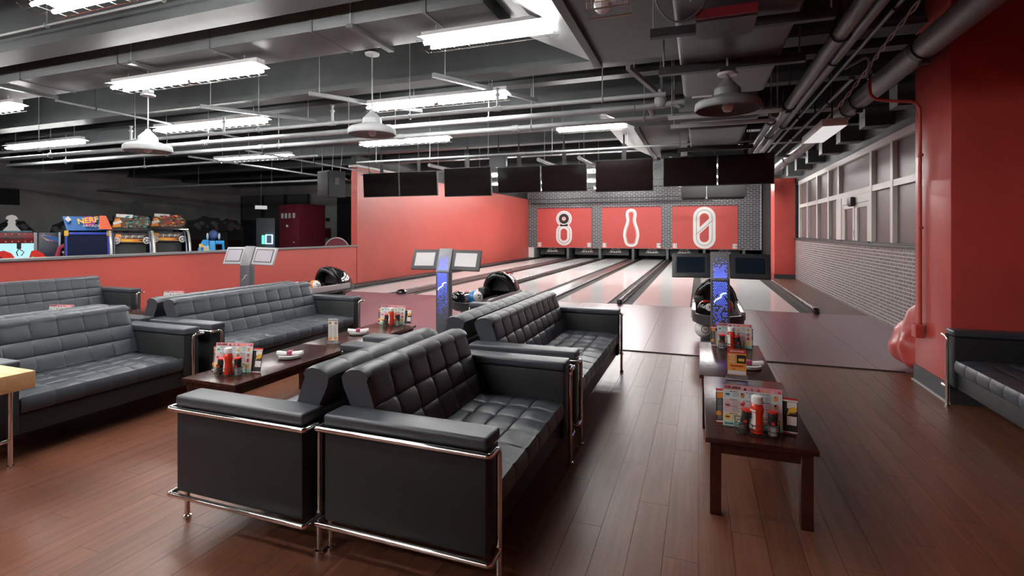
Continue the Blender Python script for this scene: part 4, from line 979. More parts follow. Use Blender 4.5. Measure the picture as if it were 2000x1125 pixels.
def menu_front_proto():
    """drinks menu: W x H sheet standing in the XZ plane, print facing -Y"""
    t = thing('menu', 'x', 'menu'); W, H = 0.245, 0.195
    MB().box(0, W, 0, 0.003, 0, H, paper).build('page', t)
    b = MB(); y0 = -0.0004
    def q(x0, x1, z0, z1, m_, k=1): b.add([(x0, y0 - k * 0.00025, z0), (x1, y0 - k * 0.00025, z0), (x1, y0 - k * 0.00025, z1), (x0, y0 - k * 0.00025, z1)], [(0, 1, 2, 3)], m_)
    bands = [(0, 0.024, mint), (0.024, 0.065, cream), (0.065, 0.125, pinkp), (0.125, 0.172, palebl), (0.172, H, pink)]
    for z0, z1, m_ in bands: q(0, W, z0, z1, m_)
    for k in range(6):
        cx_ = 0.094 + k * 0.028; m_ = (ink, tealp, redp, yellow, pinkp, redp)[k]
        b.prism([(cx_ - 0.008, 0.175), (cx_ + 0.008, 0.175), (cx_, 0.189)], 0.0009, 0.0012, m_, FX((0, 0, 0)))
    for cz, m_ in ((0.15, mint), (0.098, pink), (0.043, yellow)): b.prism(circle(0.0125, 16, 0.02, cz), 0.0009, 0.0011, m_, FX((0, 0, 0))); q(0.012, 0.028, cz - 0.003, cz + 0.003, ink, 5)
    rr = R
    for r_, cz in enumerate((0.15, 0.111, 0.08, 0.045)):
        for c in range(3):
            x0 = 0.04 + c * 0.068
            q(x0, x0 + 0.022, cz + 0.014, cz + 0.0165, ink, 2)
            for l in range(6): q(x0, x0 + 0.03 + rr.uniform(-0.005, 0.003), cz + 0.009 - l * 0.0038, cz + 0.0105 - l * 0.0038, greytext, 2)
            ca, cb2 = (tan, yellow, orange, redp, tan)[(r_ * 3 + c) % 5], (maroonp, cream, tan, ink)[(r_ + c) % 4]
            b.prism([(x0 + 0.036, cz - 0.011), (x0 + 0.049, cz - 0.012), (x0 + 0.053, cz + 0.002), (x0 + 0.034, cz + 0.003)], 0.0008, 0.001, ca, FX((0, 0, 0)))
            b.prism(circle(0.0055, 7, x0 + 0.041, cz + 0.007), 0.001, 0.0012, cb2, FX((0, 0, 0))).prism(circle(0.004, 7, x0 + 0.049, cz + 0.0055), 0.0012, 0.0014, ca, FX((0, 0, 0)))
            b.prism([(x0 + 0.043, cz + 0.006), (x0 + 0.045, cz + 0.006), (x0 + 0.053, cz + 0.017), (x0 + 0.051, cz + 0.0175)], 0.0012, 0.0014, redp, FX((0, 0, 0)))
            b.prism(circle(0.0035, 6, x0 - 0.006, cz + 0.0145), 0.0011, 0.0013, (ink, redp, tealp)[(r_ + c) % 3], FX((0, 0, 0)))
    b.build('printed_page', t, kind='stuff')
    text('title', 'OUR LINEUP', 0.0165, ink, t, FX((0.007, -0.0018, 0.1835)), 0.0002, 'LEFT', 0.72, 0.0007)
    text('price', '$10.75', 0.0085, ink, t, FX((0.02, -0.002, 0.15)), 0.0002, 'CENTER', 0.8)
    text('footer_title', 'SCOOPS', 0.013, ink, t, FX((0.008, -0.0018, 0.011)), 0.0002, 'LEFT', 0.75, 0.0006)
    return t
def menu_back_proto():
    t = thing('menu', 'x', 'menu'); W, H = 0.21, 0.185
    MB().box(0, W, 0, 0.003, 0, H, ink).build('page', t)
    b = MB(); y0 = -0.0004
    def q(x0, x1, z0, z1, m_, k=1): b.add([(x0, y0 - k * 0.00025, z0), (x1, y0 - k * 0.00025, z0), (x1, y0 - k * 0.00025, z1), (x0, y0 - k * 0.00025, z1)], [(0, 1, 2, 3)], m_)
    q(0, W, H - 0.012, H, redp); q(0, W, H - 0.02, H - 0.012, paper); q(0, W, 0, 0.006, redp); q(0, W, 0.006, 0.012, paper)
    q(0.005, 0.04, H - 0.05, H - 0.022, orange, 2); q(W - 0.05, W - 0.004, 0.13, H - 0.022, paper, 2); q(W - 0.05, W - 0.004, 0.045, 0.09, paper, 2)
    b.prism([(W - 0.05 + dx, 0.095 + dz) for dx, dz in ((0, 0.0), (0.02, 0.012), (0.046, 0.022), (0.046, 0.04), (0.03, 0.046), (0.008, 0.036))], 0.001, 0.0013, yellow, FX((0, 0, 0)))
    q(W - 0.045, W - 0.008, 0.105, 0.11, tan, 6)
    for k in range(14): q(0.006, 0.03, 0.02 + k * 0.0085, 0.024 + k * 0.0085, greytext, 2)
    for k in range(14): q(0.036, 0.06, 0.02 + k * 0.0085, 0.024 + k * 0.0085, paper, 2)
    b.prism(circle(0.014, 10, 0.012, 0.05), 0.001, 0.0013, orange, FX((0, 0, 0)))
    b.build('printed_page', t, kind='stuff')
    return t
P_k, P_s, P_p, P_c, P_m, P_b = ketchup_proto(), grinder_proto(salt_m, 'salt_grinder', 'x'), grinder_proto(pepper_m, 'pepper_grinder', 'x'), caddy_proto(), menu_front_proto(), menu_back_proto()
used = set()
def put(p, loc, rz, lb, group, rx=0, ry=0, sc=1.0):
    o = p if p.name not in used else copy_tree(p); used.add(p.name)
    o.location = loc; o.rotation_euler = (rx, ry, rz); o['label'] = lb; o['group'] = group; o.scale = (sc, sc, sc)
    return o
sets = [(0.285, 2.975, -0.03, 1.0, 'on the nearest right table', 1), (0.27, 5.03, 0.0, 1.0, 'on the far end of the right tables', -1), (-3.29, 2.85, 0.28, 1.0, 'on the near end of the left tables', 1), (-3.28, 4.98, 0.22, 1.0, 'on the far end of the left tables', 1)]
for x, y, a, sc, wh, sd in sets:
    c, s = math.cos(a), math.sin(a)
    def at(dx, dy, z=TZ): return (x + c * dx - s * dy, y + s * dx + c * dy, z)
    put(P_k, at(0, 0, TZ + 0.006), a + 0.1, 'red ketchup bottle with white cap ' + wh, 'ketchup bottles', sc=1.02)
    put(P_p, at(-0.07 * sd, 0, TZ + 0.006), a, 'tilted pepper grinder with red top ' + wh, 'pepper grinders', 0.05, 0.2 * sd)
    put(P_s, at(0.075 * sd, 0, TZ + 0.006), a, 'white salt grinder with red top ' + wh, 'salt grinders')
    put(P_c, at(0, 0), a if sd > 0 else a, 'black wire caddy holding ketchup and grinders ' + wh, 'wire caddies')
    put(P_m, at(-0.165 if sd > 0 else -0.115, 0.075, TZ + 0.001), a, 'pink topped drinks menu standing in front ' + wh, 'drinks menus', -0.16).scale = (1.2, 1, 1.12)
    put(P_b, at(-0.012 if sd > 0 else -0.025, 0.088, TZ + 0.001), a - 0.02, 'black menu with burger corner at right ' + wh, 'food menus', -0.17, 0.03)
    put(P_b, at(-0.198 if sd > 0 else -0.165, 0.104, TZ + 0.001), a + 0.02, 'black menu peeking out at left ' + wh, 'food menus', -0.17, -0.02)
for x, y, wh in ((-7.1, 3.72, 'peeking over the left two seater back'), (-7.2, 5.15, 'peeking over the far left sofa backs')):
    put(P_m, (x, y, TZ + 0.001), 0.3, 'pink topped menu ' + wh, 'drinks menus', -0.16).scale = (1.2, 1, 1.12)
    put(P_b, (x + 0.12, y + 0.06, TZ + 0.001), 0.3, 'black menu ' + wh, 'food menus', -0.16)
# flyers in acrylic stands
def stand(x, y, a, label, col, W=0.10, H=0.165):
    t = thing('flyer_stand', label, 'flyer', (x, y, TZ), a)
    MB().bbox(-W / 2 - 0.012, W / 2 + 0.012, -0.03, 0.035, 0, 0.006, acrylic, 0.002).bbox(-W / 2 - 0.008, W / 2 + 0.008, -0.012, 0.012, 0.006, 0.03, acrylic, 0.003).build('acrylic_base', t)
    MB().box(-W / 2, W / 2, -0.002, 0.002, 0.031, H, col[0]).build('flyer_sheet', t)
    return t
t = stand(0.255, 4.045, -0.03, 'orange rewards flyer in a clear stand on the right tables', (flat('flyer_orange', (0.80, 0.36, 0.07)),), 0.125, 0.215)
b = MB(); b.box(-0.0625, 0.0625, -0.0028, -0.0022, 0.185, 0.215, redp).box(0.0, 0.06, -0.0028, -0.0022, 0.115, 0.175, ink).box(0.01, 0.05, -0.0034, -0.0029, 0.13, 0.15, yellow).box(-0.06, 0.06, -0.0028, -0.0022, 0.035, 0.06, paper)
b.build('printed_blocks', t)
for s, z, sz, m_, xx in (('FREE FUN REWARDS', 0.200, 0.0135, paper, 0.0), ('FOOD', 0.168, 0.018, paper, -0.032), ('FUN', 0.146, 0.018, paper, -0.032), ('DRINKS', 0.124, 0.014, paper, -0.032), ('FREE REWARDS', 0.095, 0.016, redp, 0.0), ('$10', 0.074, 0.016, redp, -0.02)):
    text('lettering', s, sz, m_, t, FX((xx, -0.0042, z)), 0.0003, 'CENTER', 0.75, 0.0006)
t = stand(-3.28, 4.0, 0.25, 'tall narrow white flyer in a clear stand where the left tables meet', (paper,), 0.095, 0.235)
b = MB().box(-0.045, 0.045, -0.003, -0.0022, 0.215, 0.23, greytext)
for k in range(14): b.box(-0.04, -0.004, -0.003, -0.0022, 0.045 + k * 0.0095, 0.049 + k * 0.0095, greytext).box(0.004, 0.036, -0.003, -0.0022, 0.045 + k * 0.0095, 0.049 + k * 0.0095, greytext)
for xx, zz in ((-0.03, 0.195), (0.028, 0.195), (-0.03, 0.045), (0.026, 0.05)): b.prism(circle(0.015, 12, xx, zz), 0.0031, 0.0036, (orange, tan)[zz > 0.1], FX((0, 0, 0)))
b.build('printed_blocks', t)
# plates with rolled napkins
def plate_stack(x, y, a, wh):
    for k in range(3):
        o = MB().lathe([(0.05, 0.0), (0.07, 0.003), (0.092, 0.010), (0.092, 0.0125), (0.066, 0.0055), (0.001, 0.0045)], plate_m, 28).build('plate', None, (x, y, TZ + k * 0.0075))
        tag(o, ('lowest', 'middle', 'topmost')[k] + ' white plate of the stack ' + wh, 'plate', 'white side plates')
    t = thing('napkin_roll', 'white napkin roll with maroon band ' + wh, 'napkin', (x, y, TZ + 0.0285), a, 'rolled napkins')
    pr = []; b = MB(); n_ = 10
    for k in range(11):
        q = -0.105 + 0.021 * k; r = 0.014 + 0.006 * abs(q / 0.105) ** 2
        pr.append((q, 0.012 * math.sin(k * 1.1), r))
    b.tube([(q, 0.004 * w_, r * 0.75) for q, w_, r in pr], [r * (1 + 0.12 * math.sin(i * 2.3)) for i, (q, w_, r) in enumerate(pr)], napkin, 9)
    b.tube([(q * 0.97, 0.022 + 0.3 * w_, r * 0.7) for q, w_, r in pr], [r * 0.8 for q, w_, r in pr], napkin, 8)
    b.build('napkin_cloth', t)
    MB().bbox(-0.024, 0.02, -0.019, 0.042, -0.003, 0.0305, bandm, 0.009, 3).build('paper_band', t)
plate_stack(-3.25, 3.42, 0.45, 'on the near half of the left tables')
plate_stack(-3.33, 4.45, 0.5, 'on the far half of the left tables')
plate_stack(0.365, 4.40, 0.15, 'on the right tables behind the orange flyer')
for x, y, lb in ((-6.5, 3.85, 'hidden napkin roll tip seen over the left two seater'), ):
    pass

# ---------------------------------------------------------------- hanging screens
TV = [(-7.36, -6.40, 2.27, 0, 'leftmost hanging black screen of the row'), (-6.38, -5.42, 2.27, 0, 'second hanging black screen from the left, joined to the leftmost'), (-5.25, -4.14, 2.235, 1, 'large single black screen, third in the hanging row'),
      (-3.99, -3.05, 2.275, 0, 'hanging black screen left half of the middle pair'), (-3.03, -2.09, 2.275, 0, 'hanging black screen right half of the middle pair'), (-1.92, -0.82, 2.25, 1, 'large single black screen in front of the pin panel'),
      (-0.64, 0.30, 2.315, 0, 'hanging black screen left half of the right pair'), (0.315, 1.24, 2.315, 0, 'rightmost hanging black screen, beside the big drain pipe')]
for x0, x1, z, big, lb in TV:
    w_ = x1 - x0; hh = 0.62 if big else 0.55
    t = thing('hanging_screen', lb, 'screen', ((x0 + x1) / 2, 10.0, z + hh), 0, 'black screens over the foul line'); t.rotation_euler.x = math.radians(4)
    MB().bbox(-w_ / 2, w_ / 2, 0, 0.05, -hh, 0, black_m, 0.006).build('cabinet', t)
    MB().box(-w_ / 2 + 0.012, w_ / 2 - 0.012, -0.003, -0.0005, -hh + 0.018, -0.012, screen_m).build('glass_front', t)
    MB().box(-0.04, 0.04, 0.052, 0.07, -hh * 0.8, 0.3, black_m).tube([(0, 0.062, 0.3), (0, 0.06, DK - z - hh - 0.03)], 0.017, black_m, 8).build('mount', t)
t = thing('loudspeaker', 'black loudspeaker hung on wires at the top of the wall opening', 'loudspeaker', (-8.15, 9.6, 2.28), math.radians(-18))
MB().prism([(-0.22, -0.02), (0.22, -0.02), (0.27, 0.38), (0.0, 0.5), (-0.27, 0.38)][:0] or [(-0.24, 0.0), (0.24, 0.0), (0.24, 0.42), (-0.12, 0.42)], 0, 0.60, black_m).build('cabinet', t)
MB().bbox(-0.215, 0.215, -0.022, -0.002, 0.03, 0.57, mat('speaker_grille', (0.03, 0.03, 0.03), 0.7, bump=(400, 0.6, 0.004)), 0.008).build('grille', t)
MB().box(0.242, 0.25, 0.14, 0.25, 0.28, 0.44, mat('handle_recess', (0.08, 0.08, 0.085), 0.5)).build('handle_recess', t)
b = MB()
for p in ((-0.2, 0.1), (0.2, 0.1), (0.1, 0.38)): b.tube([(p[0], p[1], 0.6), (p[0] * 1.4, p[1] * 1.3, DK - 2.28)], 0.006, pipe_m, 5)
b.build('hanging_wires', t)
for x, y, z, lb in ((-4.35, 10.9, 2.9, 'small square grey speaker behind the third screen'), (-0.55, 10.9, 2.95, 'small square grey speaker behind the right screens')):
    t = thing('small_speaker', lb, 'loudspeaker', (x, y, z)); MB().bbox(-0.2, 0.2, 0, 0.14, 0, 0.32, grey_m, 0.01).build('cabinet', t)
    MB().box(-0.18, 0.18, -0.008, -0.001, 0.02, 0.30, plas_dark).box(-0.03, 0.03, -0.012, -0.009, 0.03, 0.05, white_m).build('grille', t); MB().tube([(0, 0.07, 0.32), (0, 0.07, DK - z)], 0.012, black_m, 6).build('mount', t)
for x, y, lb in ((-3.3, 10.7, 'grey slanted arm pipe above the middle pair of screens'), (-2.4, 10.7, 'grey slanted arm pipe left of the pin panel screen'), (-6.0, 10.7, 'grey slanted arm pipe above the leftmost screens')):
    t = thing('slanted_arm', lb, 'arm', (x, y, 3.05)); MB().tube([(0, 0, 0), (0.1, 2.2, 0.0)], 0.045, lightgrey, 10).build('arm_tube', t)
    for xx, yy in ((0.02, 0.4), (0.08, 1.8)): MB().tube([(xx, yy, 0.04), (xx, yy, DK - 3.05)], 0.008, pipe_m, 6).build('hanger_rod', t)

# ---------------------------------------------------------------- arcade machines beyond the half wall
FA = math.radians(62)
def curve_leg(b, x, m_, r=0.03, y0=-0.55, h=1.05): b.tube([(x, y0 + 0.55 * (k / 8) ** 2.2, h * math.sin(PI / 2 * (k / 8)) ** 0.8) for k in range(9)], r, m_, 8)
# foam dart shooting cabinet
t = thing('shooting_cabinet', 'blue and orange topped shooting game cabinet with a dark screen', 'arcade machine', (-13.8, 8.05, 0), FA)
nb, npn, no = mat('royal_blue', (0.03, 0.06, 0.42), 0.4), mat('bright_blue', (0.01, 0.13, 0.42), 0.4), mat('orange_red', (0.75, 0.14, 0.05), 0.45)
MB().bbox(-0.42, 0.42, 0.0, 0.75, 0.0, 1.46, mat('navy_cabinet', (0.012, 0.016, 0.05), 0.5), 0.02).build('cabinet', t)
MB().box(-0.38, 0.38, -0.02, -0.001, 0.45, 1.39, mat('navy_screen', (0.012, 0.02, 0.05), 0.15)).build('screen', t)
for x in (-0.41, 0.37): MB().bbox(x, x + 0.04, -0.05, 0.0, 0.1, 1.42, nb, 0.008).build('side_post', t)
MB().bbox(-0.41, 0.41, -0.05, 0.0, 1.40, 1.46, nb, 0.01).build('cross_bar', t)
for x in (-0.43, 0.35): MB().bbox(x, x + 0.08, -0.06, -0.002, 1.37, 1.50, yellow, 0.01).build('corner_bracket', t)
tilt = Matrix.Translation((0, -0.04, 1.505)) @ Matrix.Rotation(math.radians(-14), 4, 'X')
mq = MB().prism([(-0.38, 0), (0.46, 0), (0.34, 0.34), (-0.46, 0.34)], -0.1, 0.0, npn, tilt @ Matrix.Rotation(PI / 2, 4, 'X')).build('marquee', t)
MB().prism([(0.2, 0.0), (0.46, 0), (0.34, 0.34), (0.22, 0.34)], 0.1, 0.106, no, tilt @ Matrix.Rotation(PI / 2, 4, 'X')).build('orange_panel', mq)
MB().prism(circle(0.125, 18, 0.02, 0.2), 0.1, 0.104, flat('magenta', (0.35, 0.03, 0.2)), tilt @ Matrix.Rotation(PI / 2, 4, 'X')).build('burst', mq)
text('lettering', 'NERF', 0.185, yellow, mq, tilt @ FX((0.0, -0.108, 0.215), 90, 0, 0) @ Matrix.Rotation(math.radians(10), 4, 'Z'), 0.002, 'CENTER', 0.9, 0.006)
text('lettering', 'ARCADE', 0.085, paper, mq, tilt @ FX((0.06, -0.108, 0.085), 90, 0, 0), 0.002)
MB().prism([(-0.42, 0.25), (-0.36, 0.32), (-0.30, 0.23), (-0.36, 0.17)], 0.1, 0.105, paper, tilt @ Matrix.Rotation(PI / 2, 4, 'X')).build('corner_badge', mq)
MB().bbox(-0.42, 0.42, 0.1, 0.7, 1.465, 1.80, black_m, 0.02).build('hood', t)
# riding games with big curved chrome frames
def rider(x, y, label, c1, c2):
    t = thing('racing_machine', label, 'arcade machine', (x, y, 0), FA)
    MB().bbox(-0.34, 0.34, 0.1, 0.9, 0.0, 1.18, black_m, 0.03).build('cabinet', t)
    MB().prism([(-0.44, 0.0), (0.44, 0.0), (0.36, 0.24), (-0.36, 0.27)], -0.05, 0.0, ink, FX((0, 0.02, 1.19), 78)).build('control_fascia', t)
    M = FX((0, 0.02, 1.19), 78)
    b = MB()
    b.prism([(-0.40, 0.03), (0.30, 0.02), (0.12, 0.07), (0.30, 0.09), (-0.05, 0.11), (-0.38, 0.13)], 0.001, 0.003, flat('flame_orange', (0.72, 0.22, 0.02)), M)
    b.prism([(-0.34, 0.04), (0.10, 0.035), (-0.02, 0.06), (0.12, 0.075), (-0.30, 0.095)], 0.0035, 0.005, yellow, M).prism([(-0.36, 0.15), (-0.24, 0.14), (-0.22, 0.22), (-0.33, 0.23)], 0.0035, 0.005, orange, M)
    for k in range(15): b.prism([(-0.24 + k * 0.035, 0.135 + 0.02 * math.sin(k * 1.7)), (-0.22 + k * 0.035, 0.13), (-0.205 + k * 0.035, 0.2 + 0.012 * math.sin(k)), (-0.23 + k * 0.035, 0.19)], 0.001, 0.004, (lightgrey, greytext, tan, white_m)[k % 4], M)
    b.build('flame_print', t, kind='stuff')
    for s in (-1, 1):
        w_ = MB(); w_.lathe([(0.075, -0.02), (0.09, 0.0), (0.075, 0.02), (0.06, 0.02), (0.06, -0.02), (0.075, -0.02)], white_m, 18, close=False, M=FX((s * 0.33, -0.05, 1.25)))
        for k in range(5): a = 2 * PI * k / 5; w_.tube([(s * 0.33, -0.05, 1.25), (s * 0.33 + 0.065 * math.cos(a), -0.05, 1.25 + 0.065 * math.sin(a))], 0.013, white_m, 5)
        w_.build('wheel_emblem', t)
        b = MB(); curve_leg(b, s * 0.46, mat('hoop_silver', (0.72, 0.70, 0.64), 0.35, 0.4), 0.034, -0.45, 1.48); b.build('chrome_frame', t)
        b = MB(); curve_leg(b, s * 0.395, mat('blue_grey_tube', (0.2, 0.24, 0.38), 0.3, 0.5), 0.022, -0.36, 1.45); b.build('inner_frame', t)
    MB().tube([(-0.5, 0.10, 1.5), (0.5, 0.10, 1.5)], 0.02, chrome, 8).build('top_bar', t)
    out = [(-0.44, 0.0), (0.36, 0.0), (0.46, 0.12), (0.45, 0.24), (0.36, 0.34), (0.33, 0.41), (0.25, 0.37), (0.10, 0.43), (-0.1, 0.42), (-0.34, 0.45), (-0.36, 0.3), (-0.40, 0.14)]
    MH = FX((0, 0.15, 1.555), 96) @ Matrix.Diagonal((1, 0.86, 1, 1))
    h = MB().prism(out, -0.06, 0.0, ink, MH).build('marquee', t)
    b = MB()
    b.prism([(-0.42, 0.02), (0.34, 0.02), (0.43, 0.13), (0.42, 0.24), (0.3, 0.35), (-0.33, 0.42), (-0.35, 0.28)], 0.001, 0.003, flat('warm_brown_print', (0.13, 0.075, 0.045)), MH)
    b.prism([(-0.32, 0.33), (0.02, 0.30), (0.05, 0.40), (-0.32, 0.42)], 0.0035, 0.005, paper, MH).prism([(-0.40, 0.03), (-0.22, 0.05), (-0.24, 0.30), (-0.34, 0.27)], 0.0035, 0.005, orange, MH)
    b.prism([(-0.37, 0.10), (-0.19, 0.17), (-0.22, 0.24), (-0.39, 0.17)], 0.0055, 0.007, paper, MH)
    rr = random.Random(int(abs(x) * 100))
    for k in range(60):
        cx_, cy_ = rr.uniform(-0.18, 0.38), rr.uniform(0.03, 0.36); s_ = rr.uniform(0.012, 0.05)
        b.prism([(cx_ + s_ * rr.uniform(.6, 1.3) * math.cos(2 * PI * q / 5), cy_ + s_ * rr.uniform(.4, 1) * math.sin(2 * PI * q / 5)) for q in range(5)], 0.0075 + k * 0.0001, 0.0085 + k * 0.0001, (c1, c2, ink, c1, ink, greytext, c1, tan)[k % 8], MH)
    b.build('marquee_print', h, kind='stuff')
    MB().bbox(-0.45, 0.45, 0.12, 0.3, 1.51, 1.55, black_m, 0.01).build('shelf', t)
    MB().tube([(0.25, 0.0, 0.0), (0.18, 0.05, 0.95)], 0.02, chrome, 8).build('support_bar', t)
    return t
ra = rider(-13.25, 8.70, 'racing game cabinet with greenish marquee and chrome hoops, next to the blue cabinet', tealp, flat('cyan_print', (0.1, 0.4, 0.42)))
rb = rider(-13.16, 9.58, 'racing game cabinet with reddish marquee and chrome hoops, beside the bright blue ride', redp, orange)
ra.scale = (0.92, 1, 1); rb.scale = (0.92, 1, 1.02)
# claw machine with white pawn shaped topper
t = thing('claw_machine', 'lit claw machine with red header and white pawn topper at the left edge', 'arcade machine', (-15.02, 7.36, 0), FA)
MB().bbox(-0.55, 0.25, 0.0, 0.8, 0.0, 0.75, redp, 0.02).build('lower_cabinet', t)
MB().box(-0.55, 0.25, 0.75, 0.8, 0.75, 1.22, mat('lit_back_panel', (0.5, 0.8, 0.85), 0.4, emit=(0.45, 0.85, 0.95), estr=0.55)).build('lit_back', t)
MB().box(-0.53, 0.23, 0.0, 0.01, 0.76, 1.2, glass_m).build('front_glass', t)
for x in (-0.58, 0.22): MB().bbox(x, x + 0.06, -0.03, 0.03, 0.75, 1.45, lightgrey, 0.008).build('corner_post', t)
MB().bbox(-0.55, 0.25, -0.01, 0.8, 1.20, 1.45, mat('header_red', (0.22, 0.01, 0.015), 0.4), 0.012).build('header', t)
b = MB()
for k in range(7):
    for z in (1.24, 1.41): b.sphere((-0.48 + k * 0.11, -0.018, z), 0.014, white_m, 8, 5)
b.build('header_bulbs', t); MB().bbox(-0.34, 0.06, -0.02, -0.011, 1.29, 1.37, mat('badge_dark', (0.08, 0.03, 0.03), 0.4), 0.004).build('name_plate', t)
b = MB().tube([(-0.05, 0.4, 1.2), (-0.05, 0.4, 1.06)], 0.04, black_m, 8)
for a in (0, 2.1, 4.2): b.tube([(-0.05, 0.4, 1.06), (-0.05 + 0.09 * math.cos(a), 0.4 + 0.09 * math.sin(a), 0.98), (-0.05 + 0.04 * math.cos(a), 0.4 + 0.04 * math.sin(a), 0.89)], 0.01, black_m, 5)
b.build('claw', t)
MB().bbox(0.30, 0.68, 0.0, 0.7, 0.0, 1.45, mat('navy_print', (0.012, 0.02, 0.045), 0.3), 0.012).build('side_cabinet', t)
b = MB()
for k in range(7): b.prism([(0.33, 1.38), (0.40 + k * 0.04, 1.40 - 0.01 * k), (0.46 + k * 0.035, 1.24 - k * 0.004)], 0.001 + k * .0004, 0.0016 + k * .0004, (yellow, mint, purplep, pink, maroonp, purplep, npn)[k], FX((0, 0, 0)))
b.build('burst_print', t, kind='stuff'); MB().bbox(0.66, 0.70, -0.03, 0.0, 0.0, 1.46, palebl, 0.006).build('edge_trim', t)
MB().bbox(-0.56, 0.2, 0.1, 0.7, 1.452, 1.494, mat('teal_topper', (0.05, 0.15, 0.2), 0.4), 0.01).build('topper_base', t)
pw = [(-0.18, 0), (0.18, 0), (0.08, 0.17), (0.07, 0.26), (0.10, 0.28), (0.07, 0.31), (0.07, 0.36), (0.13, 0.40), (0.09, 0.49), (0.0, 0.53), (-0.09, 0.49), (-0.13, 0.40), (-0.07, 0.36), (-0.07, 0.31), (-0.10, 0.28), (-0.07, 0.26), (-0.08, 0.17)]
MB().prism(pw, -0.03, 0.03, white_m, FX((-0.17, 0.3, 1.495)) @ Matrix.Diagonal((0.85, 0.72, 1, 1))).build('pawn_topper', t)
# two red racing seats whose backs show over the wall
for x, y, lb in ((-12.95, 6.1, 'red racing seat back just over the half wall at far left'), (-12.72, 6.5, 'red racing seat back with green side, second from the left edge')):
    t = thing('racing_chair', lb, 'seat', (x, y, 0), FA)
    MB().prism([(-0.17, 0.0), (0.17, 0.0), (0.17, 0.2), (0.08, 0.36), (-0.03, 0.42), (-0.09, 0.4), (-0.16, 0.12)], -0.06, 0.06, redplastic, FX((0, 0, 0.68))).build('seat_shell', t)
    MB().bbox(-0.17, 0.17, -0.45, 0.06, 0.42, 0.6, redplastic, 0.03).build('seat', t); MB().bbox(-0.1, 0.1, -0.3, 0.1, 0, 0.41, black_m, 0.01).box(-0.1, 0.1, 0.0, 0.05, 0.41, 0.7, black_m).build('pedestal', t)
    MB().prism([(-0.13, 0.05), (-0.05, 0.05), (-0.05, 0.3), (-0.08, 0.3)], 0.061, 0.066, flat('lime', (0.25, 0.5, 0.06)) if 'green' in lb else maroonp, FX((0, 0, 0.68))).build('side_print', t)
# pinkish curved frame beside the blue cabinet
t = thing('ride_frame', 'curved pink and red ride frame left of the blue shooting cabinet', 'arcade machine', (-14.45, 8.1, 0), FA)
MB().tube([(-0.02, 0, 0.0), (-0.22, 0, 0.55), (-0.30, 0, 0.85), (-0.24, 0, 1.08), (-0.1, 0, 1.17), (0.12, 0, 1.19)], 0.05, mat('pink_red_tube', (0.5, 0.06, 0.12), 0.3), 8).build('curved_frame', t)
MB().bbox(-0.18, 0.15, 0.02, 0.4, 0.0, 0.95, redp, 0.02).build('body', t); MB().bbox(-0.2, 0.15, -0.02, 0.02, 0.95, 1.0, lightgrey, 0.01).build('rail', t)
# bright blue kiddie ride and dark machines
kr = t = thing('kiddie_ride', 'bright blue kiddie ride with colourful print and open front frame', 'arcade machine', (-12.2, 9.95, 0), math.radians(48))
t.scale = (0.75, 1, 1.03); kb = mat('sky_blue', (0.03, 0.30, 0.68), 0.35)
MB().prism([(-0.34, 0), (0.02, 0), (0.02, 1.22), (-0.16, 1.22), (-0.30, 1.0)], -0.5, 0.0, kb, FX((0, 0, 0))).build('side_wing', t)
MB().bbox(0.025, 0.22, 0.05, 0.5, 0, 1.2, kb, 0.02).bbox(0.22, 0.5, 0.05, 0.12, 1.1, 1.2, kb, 0.02).build('body', t)
MB().tube([(0.46, 0.02, 1.15), (0.58, -0.1, 0.0)], 0.04, kb, 8).build('front_leg', t)
b = MB(); rr = random.Random(5)
for k in range(22):
    cx_, cy_ = rr.uniform(-0.26, 0.0), rr.uniform(0.5, 1.1); s_ = rr.uniform(0.03, 0.08)
    b.prism(circle(s_, 7, cx_, cy_), 0.001 + k * 0.0002, 0.0012 + k * 0.0002, (yellow, mint, pink, palebl, flat('lime', (0.25, 0.5, 0.06)), npn)[k % 6], FX((0, -0.0, 0)))
b.build('colour_print', t, kind='stuff')
MB().sphere((0.16, 0.2, 1.34), 0.15, mat('navy_plush', (0.04, 0.07, 0.2), 0.6), 14, 9, (1.1, 1, 0.9)).build('round_topper', t)
for s in (-0.02, 0.34): MB().sphere((s, 0.1, 1.31), 0.06, palebl, 10, 6, (0.7, 1, 1.5)).build('topper_ear', t)
def dark_cab(x, y, label, w_, h_, c, col=None, top=None):
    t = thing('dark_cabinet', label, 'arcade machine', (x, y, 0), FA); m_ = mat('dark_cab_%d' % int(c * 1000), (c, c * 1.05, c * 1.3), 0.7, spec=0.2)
    MB().bbox(-w_ / 2, w_ / 2, 0, 0.7, 0, h_, m_, 0.02).build('cabinet', t)
    MB().box(-w_ / 2 + 0.06, w_ / 2 - 0.06, -0.012, -0.001, h_ * 0.5, h_ * 0.82, screen_m).build('screen', t)
    if top:
        b = MB(); rr = random.Random(int(abs(x * 31)))
        b.prism([(w_ / 2 * math.cos(PI * k / 9) * (1 + 0.1 * (k % 2)), 0.42 * math.sin(PI * k / 9) * (1 + 0.12 * (k % 2))) for k in range(10)], -0.04, 0.0, m_, FX((0, 0.1, h_ + 0.002)))
        for k in range(16): b.prism(circle(rr.uniform(0.03, 0.08), 6, rr.uniform(-0.35, 0.35) * w_, rr.uniform(0.06, 0.28)), 0.001 + k * .0003, 0.002 + k * .0003, top[k % len(top)], FX((0, 0.1, h_)))
        b.build('shaped_topper', t)
    return t
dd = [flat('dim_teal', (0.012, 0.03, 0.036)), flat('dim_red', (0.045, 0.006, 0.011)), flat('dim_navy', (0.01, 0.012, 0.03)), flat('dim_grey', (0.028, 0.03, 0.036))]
dark_cab(-14.4, 11.75, 'dim double cabinet with shaped dark topper right of the blue ride', 1.1, 1.5, 0.008, None, dd)
